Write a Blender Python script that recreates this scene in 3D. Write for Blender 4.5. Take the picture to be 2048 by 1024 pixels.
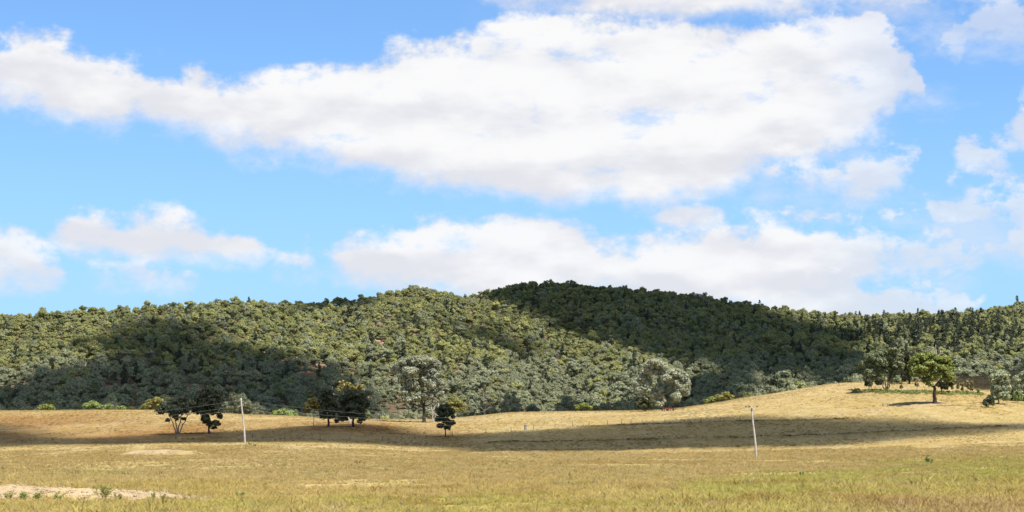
import bpy, math
import numpy as np
from mathutils import Vector

for o in list(bpy.data.objects):
    bpy.data.objects.remove(o)
SC = bpy.context.scene
COL = SC.collection
RNG = np.random.default_rng(7)

# ------------------------------------------------------------------ camera, sky, sun, exposure
F, HZ, CX = 3248.0, 815.0, 1024.0          # survey constants of the view: pixels per unit slope, eye level, centre
cam_d = bpy.data.cameras.new('camera')
cam = bpy.data.objects.new('camera', cam_d); COL.objects.link(cam)
cam_d.sensor_width = 36.0
cam_d.lens = 36.0 * F / 2048.0
cam_d.shift_y = (HZ - 512.0) / 2048.0
cam_d.clip_start = 0.5
cam_d.clip_end = 20000
cam.location = (0, 0, 0)
cam.rotation_euler = (math.radians(90), 0, 0)
SC.camera = cam

SUN_DIR = Vector((3.4, -3.5, 8.8)).normalized()       # towards the sun
SUN_EL = math.asin(SUN_DIR.z)
SUN_AZ = math.atan2(SUN_DIR.x, SUN_DIR.y)
SKY_STRENGTH = 0.066
SUN_STRENGTH = 5.0

sun_d = bpy.data.lights.new('sun', 'SUN')
sun_d.energy = SUN_STRENGTH; sun_d.angle = math.radians(0.53); sun_d.color = (1.0, 0.94, 0.84)
sun = bpy.data.objects.new('sun', sun_d); COL.objects.link(sun)
sun.rotation_euler = SUN_DIR.to_track_quat('Z', 'Y').to_euler()

SC.view_settings.view_transform = 'Standard'
SC.view_settings.look = 'None'
SC.view_settings.exposure = 0.6
SC.view_settings.gamma = 1.0
SC.view_settings.use_curve_mapping = False
SC.render.engine = 'CYCLES'
SC.cycles.max_bounces = 6
SC.cycles.diffuse_bounces = 3
SC.cycles.transmission_bounces = 3
SC.cycles.transparent_max_bounces = 12
SC.cycles.volume_bounces = 0
SC.cycles.use_denoising = True


class NT:
    """small node-tree writer"""
    def __init__(s, tree): s.t = tree
    def n(s, typ, **kw):
        nd = s.t.nodes.new(typ)
        for k, v in kw.items(): setattr(nd, k, v)
        return nd
    def put(s, sock, v):
        if hasattr(v, 'is_linked') or isinstance(v, bpy.types.NodeSocket): s.t.links.new(v, sock)
        else: sock.default_value = v
    def m(s, op, a, b=0.0, c=0.0, clamp=False):
        nd = s.n('ShaderNodeMath', operation=op); nd.use_clamp = clamp
        s.put(nd.inputs[0], a); s.put(nd.inputs[1], b)
        if len(nd.inputs) > 2: s.put(nd.inputs[2], c)
        return nd.outputs[0]
    def vm(s, op, a, b=(0, 0, 0)):
        nd = s.n('ShaderNodeVectorMath', operation=op)
        s.put(nd.inputs[0], a); s.put(nd.inputs[1], b)
        return nd.outputs[0]
    def ss(s, x, lo, hi, a=0.0, b=1.0):
        nd = s.n('ShaderNodeMapRange', interpolation_type='SMOOTHSTEP')
        s.put(nd.inputs[0], x); s.put(nd.inputs[1], lo); s.put(nd.inputs[2], hi)
        s.put(nd.inputs[3], a); s.put(nd.inputs[4], b)
        return nd.outputs[0]
    def mix(s, f, a, b, mode='MIX'):
        nd = s.n('ShaderNodeMix', data_type='RGBA', blend_type=mode)
        s.put(nd.inputs[0], f); s.put(nd.inputs[6], a); s.put(nd.inputs[7], b)
        return nd.outputs[2]
    def noise(s, vec, scale, detail=4.0, rough=0.55, out=0):
        nd = s.n('ShaderNodeTexNoise')
        s.put(nd.inputs['Vector'], vec); nd.inputs['Scale'].default_value = scale
        nd.inputs['Detail'].default_value = detail; nd.inputs['Roughness'].default_value = rough
        return nd.outputs[out]


def build_world():
    w = bpy.data.worlds.new('World'); SC.world = w; w.use_nodes = True
    t = w.node_tree; t.nodes.clear(); N = NT(t)
    out = N.n('ShaderNodeOutputWorld'); bg = N.n('ShaderNodeBackground')
    bg.inputs['Strength'].default_value = SKY_STRENGTH
    t.links.new(bg.outputs[0], out.inputs[0])
    sky = N.n('ShaderNodeTexSky', sky_type='NISHITA')
    sky.sun_disc = False; sky.sun_elevation = SUN_EL; sky.sun_rotation = SUN_AZ
    sky.altitude = 400; sky.air_density = 1.0; sky.dust_density = 0.6; sky.ozone_density = 1.6
    tc = N.n('ShaderNodeTexCoord')
    D = tc.outputs['Generated']
    sp = N.n('ShaderNodeSeparateXYZ'); t.links.new(D, sp.inputs[0])
    az = N.m('ARCTAN2', sp.outputs[0], sp.outputs[1])
    el = N.m('ARCSINE', sp.outputs[2])
    # compass position and height above eye level, in 1/3248 radian
    PX = N.m('MULTIPLY_ADD', az, F, CX)
    EL = N.m('MULTIPLY', el, F)
    S = N.m('DIVIDE', N.m('ADD', PX, 600.0), 3248.0)
    st = N.vm('MULTIPLY', D, (1.0, 1.0, 1.7))
    nz1 = N.noise(st, 26.0, 9.0, 0.56)
    nz2 = N.noise(N.vm('MULTIPLY', D, (1.0, 1.0, 1.2)), 90.0, 6.0, 0.62)
    nz = N.m('ADD', N.m('MULTIPLY', N.m('SUBTRACT', nz1, 0.5), 190.0), N.m('MULTIPLY', N.m('SUBTRACT', nz2, 0.5), 70.0))
    nz = N.m('MULTIPLY', nz, N.ss(PX, 1450.0, 1950.0, 1.0, 1.9))
    ELn = EL

    def curve(pts):
        pts = sorted(pts)
        nd = N.n('ShaderNodeFloatCurve'); t.links.new(S, nd.inputs['Value'])
        c = nd.mapping.curves[0]
        P = [((p + 600.0) / 3248.0, (HZ - y + 100.0) / 1200.0) for p, y in pts]
        P = [(0.0, P[0][1])] + P + [(1.0, P[-1][1])]
        while len(c.points) < len(P): c.points.new(0.5, 0.5)
        for cp, (a, b) in zip(c.points, P):
            cp.location = (a, b); cp.handle_type = 'AUTO_CLAMPED'
        nd.mapping.update()
        return N.m('MULTIPLY_ADD', nd.outputs[0], 1200.0, -100.0)

    LAY = [
        # (top line, base line, opacity)
        ([(-300, 190), (-100, 170), (0, 152), (45, 135), (70, 118), (120, 118), (200, 148), (290, 165), (330, 198), (400, 160), (470, 180), (560, 172),
          (640, 160), (700, 142), (830, 112), (930, 100), (965, 68), (1050, 56), (1200, 56), (1330, 66), (1450, 58), (1560, 76), (1680, 60),
          (1760, 82), (1800, 118), (1825, 190), (1850, 300), (1885, 360), (1900, 332), (1950, 316), (2000, 286), (2048, 262), (2200, 240), (2400, 240)],
         [(-300, 215), (-100, 195), (0, 205), (100, 235), (200, 272), (250, 275), (290, 250), (380, 268), (500, 302), (620, 322), (760, 348), (900, 378),
          (1050, 398), (1250, 405), (1400, 398), (1480, 372), (1530, 335), (1640, 325), (1720, 310), (1770, 260), (1810, 200), (1850, 210), (1885, 300),
          (1900, 328), (1940, 348), (2000, 332), (2048, 320), (2200, 310), (2400, 300)], 1.0),
        ([(60, 560), (120, 500), (150, 462), (250, 458), (300, 438), (350, 436), (400, 458), (450, 474), (500, 492), (560, 530), (600, 545), (665, 512),
          (700, 488), (800, 470), (850, 434), (900, 427), (1050, 438), (1150, 464), (1260, 480), (1400, 466), (1500, 455), (1580, 438), (1700, 448),
          (1800, 465), (1880, 480), (1950, 496), (2000, 480), (2100, 470), (2400, 470)],
         [(60, 470), (120, 480), (180, 518), (300, 527), (450, 526), (500, 518), (560, 500), (600, 505), (665, 526), (720, 556), (800, 575), (1000, 620),
          (1500, 625), (1650, 575), (1800, 545), (1900, 532), (2000, 520), (2400, 520)], 0.97),
        ([(-400, 430), (-100, 440), (0, 455), (50, 478), (90, 498), (140, 530), (165, 565), (185, 545), (210, 520), (260, 523), (340, 538), (410, 558),
          (430, 610), (1440, 640), (1480, 602), (1560, 590), (1640, 580), (1720, 588), (1790, 608), (1850, 608), (1930, 612), (2000, 650), (2400, 650)],
         [(-400, 572), (100, 574), (165, 563), (185, 560), (220, 572), (330, 577), (410, 570), (430, 540), (1440, 560), (1480, 650), (1930, 640), (2000, 600), (2400, 600)], 0.9),
        ([(480, 600), (570, 532), (610, 526), (700, 600), (1240, 490), (1340, 434), (1400, 420), (1480, 470), (1505, 390), (1530, 335),
          (1570, 328), (1650, 322), (1760, 326), (1815, 345), (1832, 420), (1850, 440), (1885, 410), (2048, 402), (2400, 400)],
         [(480, 470), (570, 534), (610, 540), (700, 470), (1240, 410), (1340, 450), (1400, 462), (1480, 425), (1505, 345), (1530, 366),
          (1580, 392), (1700, 398), (1780, 385), (1815, 360), (1832, 380), (1850, 455), (1900, 470), (2048, 475), (2400, 470)], 0.9),
        ([(880, 40), (960, -10), (1050, -60), (1200, -100), (2648, -140)],
         [(880, -40), (960, 2), (1050, 22), (1150, 36), (1300, 46), (1450, 54), (1600, 50), (1750, 40), (1850, 34), (1950, 38), (2048, 48), (2300, 40), (2648, 30)], 1.0),
        ([(1835, 170), (1850, 100), (1890, 95), (1905, 110), (1915, 92), (1940, 72), (1990, 64), (2035, 78), (2060, 130), (2400, 130)],
         [(1835, 90), (1850, 140), (1890, 145), (1905, 125), (1915, 105), (1960, 114), (2035, 102), (2060, 60), (2400, 60)], 0.8),
    ]
    dens = None; deep = None
    for top, base, op in LAY:
        tp = N.m('SUBTRACT', curve(top), ELn); bt = N.m('SUBTRACT', ELn, curve(base))
        a = N.ss(N.m('ADD', tp, nz), -26.0, 24.0)
        b = N.ss(N.m('MULTIPLY_ADD', nz, 0.7, bt), -34.0, 34.0)
        d = N.m('MULTIPLY', N.m('MULTIPLY', a, b), N.ss(PX, 1560.0, 1900.0, op, op * 0.72))
        dens = d if dens is None else N.m('MAXIMUM', dens, d)
        g = N.m('MULTIPLY', d, N.ss(bt, 0.0, 120.0))
        deep = g if deep is None else N.m('MAXIMUM', deep, g)
    hole = N.noise(N.vm('MULTIPLY', D, (1.0, 1.0, 2.2)), 21.0, 8.0, 0.6)
    dens = N.m('MULTIPLY', dens, N.ss(hole, 0.56, 0.74, 1.0, 0.45))
    wisp = N.noise(N.vm('MULTIPLY', D, (1.0, 1.0, 2.0)), 11.0, 9.0, 0.6)
    wisp = N.m('MULTIPLY', N.ss(wisp, 0.47, 0.68), N.ss(PX, 850.0, 1600.0, 0.0, 0.5))
    dens = N.m('MAXIMUM', dens, wisp)
    # the rest of the sky: the same kind of cloud, scattered
    gen = N.noise(N.vm('MULTIPLY', D, (1.0, 1.0, 2.6)), 3.2, 10.0, 0.55)
    dg = N.ss(gen, 0.47, 0.56)
    f1 = N.ss(N.m('ABSOLUTE', az), 0.36, 0.55)
    f2 = N.ss(el, 0.28, 0.40)
    side = N.m('MAXIMUM', f1, f2)
    mx = N.n('ShaderNodeMix'); N.put(mx.inputs[0], side); N.put(mx.inputs[2], dens); N.put(mx.inputs[3], dg)
    dens = mx.outputs[0]
    # billows seen from below and beside: thicker places greyer, crests brighter
    sA = N.noise(N.vm('MULTIPLY', D, (1.0, 1.0, 2.6)), 17.0, 7.0, 0.52)
    sB = N.noise(N.vm('MULTIPLY', N.vm('ADD', D, (0.004, 0.0, 0.012)), (1.0, 1.0, 2.6)), 17.0, 7.0, 0.52)
    rel = N.m('MULTIPLY_ADD', N.m('SUBTRACT', sA, sB), 3.2, 0.5)
    lum = N.m('ADD', N.m('MULTIPLY', rel, 0.60), N.m('MULTIPLY', deep, 0.46))
    lum = N.ss(lum, 0.15, 0.95)
    cloud = N.mix(lum, (7.8, 7.9, 8.45, 1), (9.6, 9.6, 9.7, 1))
    # bases overhead are seen from beneath and are greyer
    cloud = N.mix(N.ss(el, 0.27, 0.8), cloud, (3.0, 3.1, 3.3, 1))
    blue = N.mix(1.0, sky.outputs[0], (0.93, 1.38, 1.9, 1), 'MULTIPLY')
    blue = N.mix(N.ss(el, 0.26, 0.9), blue, N.mix(1.0, sky.outputs[0], (0.62, 0.62, 0.62, 1), 'MULTIPLY'))
    low = N.mix(N.ss(el, 0.0, 0.24, 0.75, 0.2), blue, (4.0, 6.9, 10.2, 1))
    res = N.mix(dens, low, cloud)
    t.links.new(res, bg.inputs['Color'])
    w.cycles.sampling_method = 'MANUAL'; w.cycles.sample_map_resolution = 512


build_world()

# ------------------------------------------------------------------ numpy helpers
def vnoise(x, y, seed=0):
    x = np.asarray(x, float); y = np.asarray(y, float)
    xi = np.floor(x).astype(np.int64); yi = np.floor(y).astype(np.int64)
    xf = x - xi; yf = y - yi
    def h(a, b):
        n = (a * 374761393 + b * 668265263 + seed * 974634777) & 0xffffffff
        n = ((n ^ (n >> 13)) * 1274126177) & 0xffffffff
        return ((n ^ (n >> 16)) & 0xffff) / 65535.0
    sx = xf * xf * (3 - 2 * xf); sy = yf * yf * (3 - 2 * yf)
    return (h(xi, yi) * (1 - sx) + h(xi + 1, yi) * sx) * (1 - sy) + (h(xi, yi + 1) * (1 - sx) + h(xi + 1, yi + 1) * sx) * sy

def fbm(x, y, seed=0, oct=4):
    r = 0; a = 0.5; tot = 0
    for k in range(oct):
        r = r + a * vnoise(x * 2 ** k + 17.3 * k, y * 2 ** k - 9.1 * k, seed + k); tot += a; a *= 0.5
    return r / tot            # 0..1

def sstep(x, a, b):
    t = np.clip((np.asarray(x, float) - a) / (b - a), 0, 1)
    return t * t * (3 - 2 * t)

def pchip(x, y, xq):
    x = np.asarray(x, float); y = np.asarray(y, float)
    h = np.diff(x); d = np.diff(y) / h
    m = np.zeros_like(y)
    for i in range(1, len(x) - 1):
        if d[i - 1] * d[i] > 0:
            w1 = 2 * h[i] + h[i - 1]; w2 = h[i] + 2 * h[i - 1]
            m[i] = (w1 + w2) / (w1 / d[i - 1] + w2 / d[i])
    m[0] = d[0]; m[-1] = d[-1]
    xq = np.clip(xq, x[0], x[-1])
    i = np.clip(np.searchsorted(x, xq) - 1, 0, len(x) - 2)
    t = (xq - x[i]) / h[i]
    return ((2 * t**3 - 3 * t**2 + 1) * y[i] + (t**3 - 2 * t**2 + t) * h[i] * m[i]
            + (-2 * t**3 + 3 * t**2) * y[i + 1] + (t**3 - t**2) * h[i] * m[i + 1])

def np_mesh(name, verts, faces, smooth=False):
    """verts (n,3); faces (m,k) int array, all of one size"""
    verts = np.asarray(verts, np.float32); faces = np.asarray(faces, np.int32)
    me = bpy.data.meshes.new(name)
    k = faces.shape[1]
    me.vertices.add(len(verts)); me.vertices.foreach_set('co', verts.ravel())
    me.loops.add(faces.size); me.loops.foreach_set('vertex_index', faces.ravel())
    me.polygons.add(len(faces))
    me.polygons.foreach_set('loop_start', np.arange(0, faces.size, k, dtype=np.int32))
    if smooth: me.polygons.foreach_set('use_smooth', np.ones(len(faces), bool))
    me.update(calc_edges=True)
    return me

def add_color(me, name, rgb):
    a = me.color_attributes.new(name, 'FLOAT_COLOR', 'POINT')
    c = np.ones((len(me.vertices), 4), np.float32); c[:, :3] = rgb
    a.data.foreach_set('color', c.ravel())

def obj(name, me, mat=None, parent=None, loc=None, rot=None):
    o = bpy.data.objects.new(name, me)
    COL.objects.link(o)
    if mat is not None and me is not None:
        me.materials.clear(); me.materials.append(mat)
    if parent is not None: o.parent = parent
    if loc is not None: o.location = loc
    if rot is not None: o.rotation_euler = rot
    return o

def tag(o, label, cat, group=None):
    o['label'] = label; o['category'] = cat
    if group: o['group'] = group
    return o

def thing(name, label, cat, loc, group=None, rotz=0.0):
    e = bpy.data.objects.new(name, None); COL.objects.link(e)
    e.empty_display_size = 0.5; e.location = loc; e.rotation_euler = (0, 0, rotz)
    return tag(e, label, cat, group)

# ------------------------------------------------------------------ terrain
YA = [75, 130, 200, 297, 343, 400, 450, 500, 560, 620, 700]
COLS = {
    -500: [1030, 976, 938, 908, 897, 884, 862, 842, 824, 818, 828],
    0:    [1030, 975, 938, 908, 898, 887, 866, 844, 823, 821, 832],
    300:  [1030, 974, 938, 906, 889, 885, 866, 844, 823, 820, 830],
    490:  [1030, 973, 938, 904, 886, 882, 862, 844, 832, 829, 836],
    600:  [1030, 972, 938, 905, 890, 878, 857, 843, 835, 833, 839],
    700:  [1030, 972, 937, 907, 894, 880, 855, 843, 839, 841, 846],
    850:  [1030, 971, 937, 910, 900, 887, 868, 848, 840, 841, 846],
    1050: [1030, 970, 936, 912, 902, 882, 860, 841, 826, 824, 836],
    1300: [1030, 968, 935, 913, 901, 876, 852, 832, 821, 822, 834],
    1513: [1030, 966, 932, 914, 898, 868, 840, 817, 797, 792, 806],
    1700: [1030, 962, 926, 906, 890, 858, 826, 798, 773, 766, 780],
    1870: [1030, 958, 922, 900, 884, 848, 810, 785, 769, 762, 760],
    1960: [1030, 956, 921, 898, 882, 847, 812, 792, 788, 778, 752],
    2048: [1030, 955, 920, 897, 880, 845, 814, 796, 790, 768, 741],
    2600: [1030, 955, 920, 897, 880, 845, 814, 796, 790, 768, 741],
}
RIDGE = [(-500, 1230, 658), (0, 1250, 648), (200, 1280, 638), (430, 1320, 622), (600, 1350, 624), (700, 1370, 615), (830, 1410, 596), (900, 1480, 592), (960, 1550, 587),
         (1050, 1610, 581), (1150, 1650, 578), (1300, 1650, 596), (1450, 1620, 618), (1600, 1560, 637), (1700, 1520, 645), (1850, 1480, 645),
         (1950, 1450, 640), (2048, 1420, 626), (2300, 1400, 604), (2600, 1400, 600)]
RP = np.array(RIDGE, float)
def ridge_Y(px): return np.interp(px, RP[:, 0], RP[:, 1])

YS = np.concatenate([np.linspace(-200, 58, 24), np.geomspace(60, 720, 400), np.linspace(723, 1900, 190)[0:], np.geomspace(1930, 9000, 22)])
UO = np.linspace(0.37, 1.9, 24)
US = np.concatenate([-UO[::-1], np.linspace(-0.366, 0.366, 290), UO])
def wfun(Y): return np.sqrt(np.maximum(Y, 0.0) ** 2 + 45.0 ** 2)

cpx = np.array(sorted(COLS), float)
tab = np.zeros((len(YS), len(cpx)))
for j, p in enumerate(cpx):
    ya = [-200.0, 0.0, 35.0]; za = [-1.6, -1.75, -3.0]
    for Y, py in zip(YA, COLS[int(p)]):
        ya.append(Y); za.append((HZ - py) / F * Y - (4.5 if Y == 700 and p < 1800 else 0.0))
    z0 = za[-1]
    Yr = float(ridge_Y(p)); zr = (HZ - float(np.interp(p, RP[:, 0], RP[:, 2]))) / F * Yr
    zb = min(z0, 12) - (3.0 if p < 1800 else 4.0)
    ya.append(760.0); za.append(zb)
    for t in (0.15, 0.3, 0.45, 0.6, 0.75, 0.9, 1.0):
        ya.append(760 + (Yr - 760) * t); za.append(zb + (zr - zb) * (0.75 * t + 0.25 * t * t if t < 1 else 1))
    ya += [Yr + 120, Yr + 420, 4000, 9100]; za += [zr - 8, zr - 60, 5.0, -30.0]
    tab[:, j] = pchip(ya, za, YS)
pxs = US * F + CX
ZG = np.zeros((len(YS), len(US)))
for i in range(len(YS)):
    ZG[i] = pchip(cpx, tab[i], pxs)
UU, YY = np.meshgrid(US, YS)
XX = UU * wfun(YY)
PXG = UU * F + CX
tt = np.clip((YY - 760) / (ridge_Y(PXG) - 760), 0, 1)
env = np.sin(np.pi * tt)
gc = 1190 - 260 * tt ** 0.85
ZG += env * (-13 * np.exp(-((PXG - gc) / 75) ** 2) + 9 * np.exp(-((PXG - gc + 170) / 110) ** 2))
ZG += env * 26 * (fbm(XX / 150 + 3.1, YY / 280, 5, 4) - 0.5)
ZG += sstep(YY, 1150, 1300) * 4 * (fbm(XX / 45, YY / 60, 8, 3) - 0.5)
near = sstep(YY, 60, 110) * (1 - sstep(YY, 640, 760))
ZG += near * (0.5 * (fbm(XX / 24, YY / 40, 11, 4) - 0.5) + 0.16 * (fbm(XX / 3.5, YY / 4.5, 12, 3) - 0.5))

# contour banks thrown up across the right-hand paddock (low earth ridges)
BANKS = [  # polyline in bearing/drop, height
    ([(980, 907), (1150, 904), (1180, 903), (1340, 901), (1500, 896), (1700, 892)], 0.5),
    ([(980, 888), (1140, 884), (1300, 881), (1500, 877), (1700, 870), (1850, 862), (2010, 855)], 0.55),
    ([(1130, 855), (1300, 849), (1450, 845), (1600, 842), (1720, 838)], 0.45),
]
def raw_z(X, Y):
    X = np.asarray(X, float); Y = np.asarray(Y, float)
    u = X / wfun(Y)
    iy = np.clip(np.searchsorted(YS, Y) - 1, 0, len(YS) - 2)
    iu = np.clip(np.searchsorted(US, u) - 1, 0, len(US) - 2)
    fy = np.clip((Y - YS[iy]) / (YS[iy + 1] - YS[iy]), 0, 1); fu = np.clip((u - US[iu]) / (US[iu + 1] - US[iu]), 0, 1)
    return (ZG[iy, iu] * (1 - fy) * (1 - fu) + ZG[iy, iu + 1] * (1 - fy) * fu + ZG[iy + 1, iu] * fy * (1 - fu) + ZG[iy + 1, iu + 1] * fy * fu)
gz = raw_z

def locate(px, py, hint=None, lo=60.0, hi=2200.0):
    """ground point on a bearing whose drop below eye level is py (nearest to the hint depth)"""
    Y = np.linspace(lo, hi, 6000)
    X = (px - CX) / F * Y
    p = HZ - F * gz(X, Y) / Y
    s = np.sign(p - py); k = np.where(s[:-1] * s[1:] <= 0)[0]
    if len(k) == 0:
        y = hint if hint else float(Y[np.argmin(np.abs(p - py))])
    elif hint: y = float(Y[k[np.argmin(np.abs(Y[k] - hint))]])
    else: y = float(Y[k[0]])
    if hint and abs(y - hint) > 70: y = hint
    x = (px - CX) / F * y
    return np.array([x, y, float(gz(x, y))])

BANK_W = []
for poly, hgt in BANKS:
    pts = np.array([locate(a, b, None, 320, 520)[:2] for a, b in poly])
    BANK_W.append((pts, hgt))
def seg_dist(X, Y, pts):
    best = np.full(np.shape(X), 1e9)
    for (x0, y0), (x1, y1) in zip(pts[:-1], pts[1:]):
        dx, dy = x1 - x0, y1 - y0
        t = np.clip(((X - x0) * dx + (Y - y0) * dy) / (dx * dx + dy * dy), 0, 1)
        best = np.minimum(best, np.hypot(X - x0 - t * dx, Y - y0 - t * dy))
    return best
sel = (YY > 300) & (YY < 560)
for pts, hgt in BANK_W:
    d = seg_dist(XX[sel], YY[sel], pts)
    ZG[sel] += hgt * np.exp(-(d / 1.6) ** 2) * (0.6 + 0.8 * fbm(XX[sel] / 9, YY[sel] / 9, 31, 2))

# heaps of pale earth: (px, py, depth hint, half-length m, half-width m, height m)
HEAPS = [(325, 910, 290, 7.5, 3.0, 0.95), (90, 1002, 99, 8.0, 1.8, 0.46), (270, 1001, 99, 5.0, 1.4, 0.34), (-60, 1001, 99, 6.0, 1.8, 0.46),
         (765, 938, 195, 2.2, 1.4, 0.18), (655, 948, 168, 3.4, 1.6, 0.10), (953, 907, 325, 2.4, 1.6, 0.25), (1858, 811, 450, 6.0, 2.2, 0.03)]
HEAP_W = []
for px, py, hint, a, b, h in HEAPS:
    p = locate(px, py, hint, 60, 560); HEAP_W.append((p[0], p[1], a, b, h))
def heap_mask(X, Y):
    r = np.zeros(np.shape(X))
    for x, y, a, b, h in HEAP_W:
        q = ((X - x) / a) ** 2 + ((Y - y) / b) ** 2
        r = np.maximum(r, np.exp(-q * q * 0.7) + 0 * r)
    return r
for x, y, a, b, h in HEAP_W:
    q = ((XX - x) / a) ** 2 + ((YY - y) / b) ** 2
    ZG += h * np.exp(-q * q * 0.7 - 0.3 * q) * (0.75 + 0.5 * fbm(XX / 1.3, YY / 1.3, 41, 3))

def field_rgb(X, Y):
    """what grows on the ground: straw, ochre, russet and green sward, bare soil, forest floor"""
    Yc = np.maximum(Y, 20.0)
    px = X / Yc * F + CX; py = HZ - F * gz(X, Y) / Yc
    n1 = fbm(X / 13, Y / 34, 21, 5); n2 = fbm(X / 5, Y / 11, 22, 4); n3 = fbm(X / 45, Y / 60, 23, 3); n4 = fbm(X / 1.5, Y / 4.0, 27, 3)
    straw = np.array([0.495, 0.376, 0.160]); ochre = np.array([0.45, 0.322, 0.115]); pale = np.array([0.56, 0.445, 0.235])
    green = np.array([0.40, 0.375, 0.10]); russet = np.array([0.31, 0.165, 0.055]); olive = np.array([0.475, 0.39, 0.095])
    bare = np.array([0.48, 0.37, 0.235]); floor = np.array([0.22, 0.165, 0.105])
    def mixin(c, col, m): return c * (1 - m[..., None]) + col * m[..., None]
    c = np.ones(np.shape(X) + (3,)) * straw
    c = mixin(c, ochre, sstep(n1, 0.44, 0.62) * 0.5)
    c = mixin(c, pale, sstep(n2, 0.56, 0.72) * 0.5)
    # near paddock: rank olive-green growth
    w = (n1 - 0.5) * 46 + (n2 - 0.5) * 26
    nearg = sstep(py + w, 945, 985) * (0.35 + 0.4 * sstep(n3, 0.35, 0.65))
    c = mixin(c, olive, nearg * (0.45 + 0.55 * sstep(n2, 0.38, 0.6)))
    line = np.interp(px, [-600, 1100, 1300, 1500, 1750, 2048, 2600], [1010, 990, 972, 945, 925, 908, 890])
    gr = sstep(py - line + w * 0.7, -6, 14) * sstep(px + (n3 - 0.5) * 400, 1050, 1480) * (1 - 0.9 * sstep(py - line + w, 45, 85))
    gr = np.maximum(gr, 0.85 * sstep(py + w * 1.4, 990, 1010) * sstep(1 - n3, 0.35, 0.6))
    gr = np.maximum(gr, 0.5 * sstep(n2, 0.6, 0.7) * sstep(py, 905, 930))
    c = mixin(c, green, np.clip(gr, 0, 1) * (0.35 + 0.6 * sstep(n2, 0.36, 0.56)))
    br = sstep(py + w, 985, 1012) * sstep(px, 1550, 1900)
    c = mixin(c, np.array([0.42, 0.29, 0.14]), br * 0.7)
    c = mixin(c, russet, sstep(n2, 0.60, 0.7) * sstep(py, 950, 980) * 0.45)
    # russet flank of the far rise
    rus = np.exp(-((Y - 455) / 55) ** 2) * sstep(px, -200, 60) * (1 - sstep(px, 880, 1000))
    rus = np.maximum(rus, np.exp(-((px - 60) / 260) ** 2) * np.exp(-((Y - 500) / 60) ** 2))
    c = mixin(c, russet, rus * (0.45 + 0.40 * sstep(n1, 0.4, 0.6)))
    # crests: bleached gold
    gold = sstep(Y, 490, 540) * (1 - sstep(Y, 640, 690)) * sstep(px, 250, 420)
    c = mixin(c, np.array([0.55, 0.415, 0.20]), gold * 0.7 * (0.6 + 0.4 * sstep(n2, 0.35, 0.6)))
    # ground turned browner on the slope beyond the right crest
    bs = sstep(Y, 590, 640) * sstep(px, 1790, 1950) * (1 - sstep(Y, 715, 750))
    c = mixin(c, np.array([0.29, 0.19, 0.08]) * (0.6 + 0.8 * n2[..., None]), bs * 0.9)
    bd = np.full(np.shape(X), 1e9)
    for pts, _ in BANK_W: bd = np.minimum(bd, seg_dist(X, Y, pts))
    c = mixin(c, np.array([0.10, 0.085, 0.035]), np.exp(-(bd / 1.6) ** 2) * 0.8 * sstep(n2, 0.3, 0.55))  # ground colour darkened in a band along each bank
    c = mixin(c, bare, 0.9 * sstep(heap_mask(X, Y) + (n2 - 0.5) * 0.9 + (n4 - 0.5) * 0.8, 0.30, 0.60))
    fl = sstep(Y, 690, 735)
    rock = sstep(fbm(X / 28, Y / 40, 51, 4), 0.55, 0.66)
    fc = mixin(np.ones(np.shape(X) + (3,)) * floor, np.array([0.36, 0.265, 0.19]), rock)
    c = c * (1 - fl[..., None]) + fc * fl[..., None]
    return c * ((0.66 + 0.14 * n4) * (1 + 0.2 * sstep(py, 925, 990) * (Y < 300)))[..., None]

def grid_faces(nr, nc):
    i = np.arange(nr * nc).reshape(nr, nc)
    return np.stack([i[:-1, :-1], i[:-1, 1:], i[1:, 1:], i[1:, :-1]], -1).reshape(-1, 4)

def ground_material():
    m = bpy.data.materials.new('paddock_ground'); m.use_nodes = True
    t = m.node_tree; N = NT(t); b = t.nodes['Principled BSDF']
    at = N.n('ShaderNodeAttribute', attribute_name='sward')
    g = N.n('ShaderNodeNewGeometry')
    p = N.vm('MULTIPLY', g.outputs['Position'], (1.0, 0.45, 1.0))
    a1 = N.noise(p, 2.3, 6.0, 0.65); a2 = N.noise(p, 0.33, 5.0, 0.6)
    v = N.m('ADD', N.m('MULTIPLY', a1, 0.75), N.m('MULTIPLY', a2, 0.85))
    v = N.ss(v, 0.5, 1.15, 0.78, 1.24)
    c = N.mix(1.0, at.outputs['Color'], v, 'MULTIPLY')
    t.links.new(c, b.inputs['Base Color']); b.inputs['Roughness'].default_value = 0.95
    b.inputs['Specular IOR Level'].default_value = 0.1
    bp = N.n('ShaderNodeBump'); bp.inputs['Distance'].default_value = 0.25; bp.inputs['Strength'].default_value = 0.6
    t.links.new(N.noise(p, 1.4, 6.0, 0.7), bp.inputs['Height']); t.links.new(bp.outputs[0], b.inputs['Normal'])
    return m

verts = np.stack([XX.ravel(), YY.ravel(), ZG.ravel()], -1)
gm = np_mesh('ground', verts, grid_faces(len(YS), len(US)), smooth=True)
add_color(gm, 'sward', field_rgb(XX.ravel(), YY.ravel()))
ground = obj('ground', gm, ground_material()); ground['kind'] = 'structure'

# ------------------------------------------------------------------ clouds overhead that shade the land (all above the frame)
CLOUD_H = 760.0
def cloud_material():
    m = bpy.data.materials.new('cloud_vapour'); m.use_nodes = True
    t = m.node_tree; t.nodes.clear(); N = NT(t)
    out = N.n('ShaderNodeOutputMaterial'); v = N.n('ShaderNodeVolumePrincipled')
    v.inputs['Color'].default_value = (0.42, 0.42, 0.42, 1); v.inputs['Density'].default_value = 0.08
    v.inputs['Anisotropy'].default_value = 0.3
    t.links.new(v.outputs[0], out.inputs['Volume'])
    return m
CLOUD_MAT = cloud_material()

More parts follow.
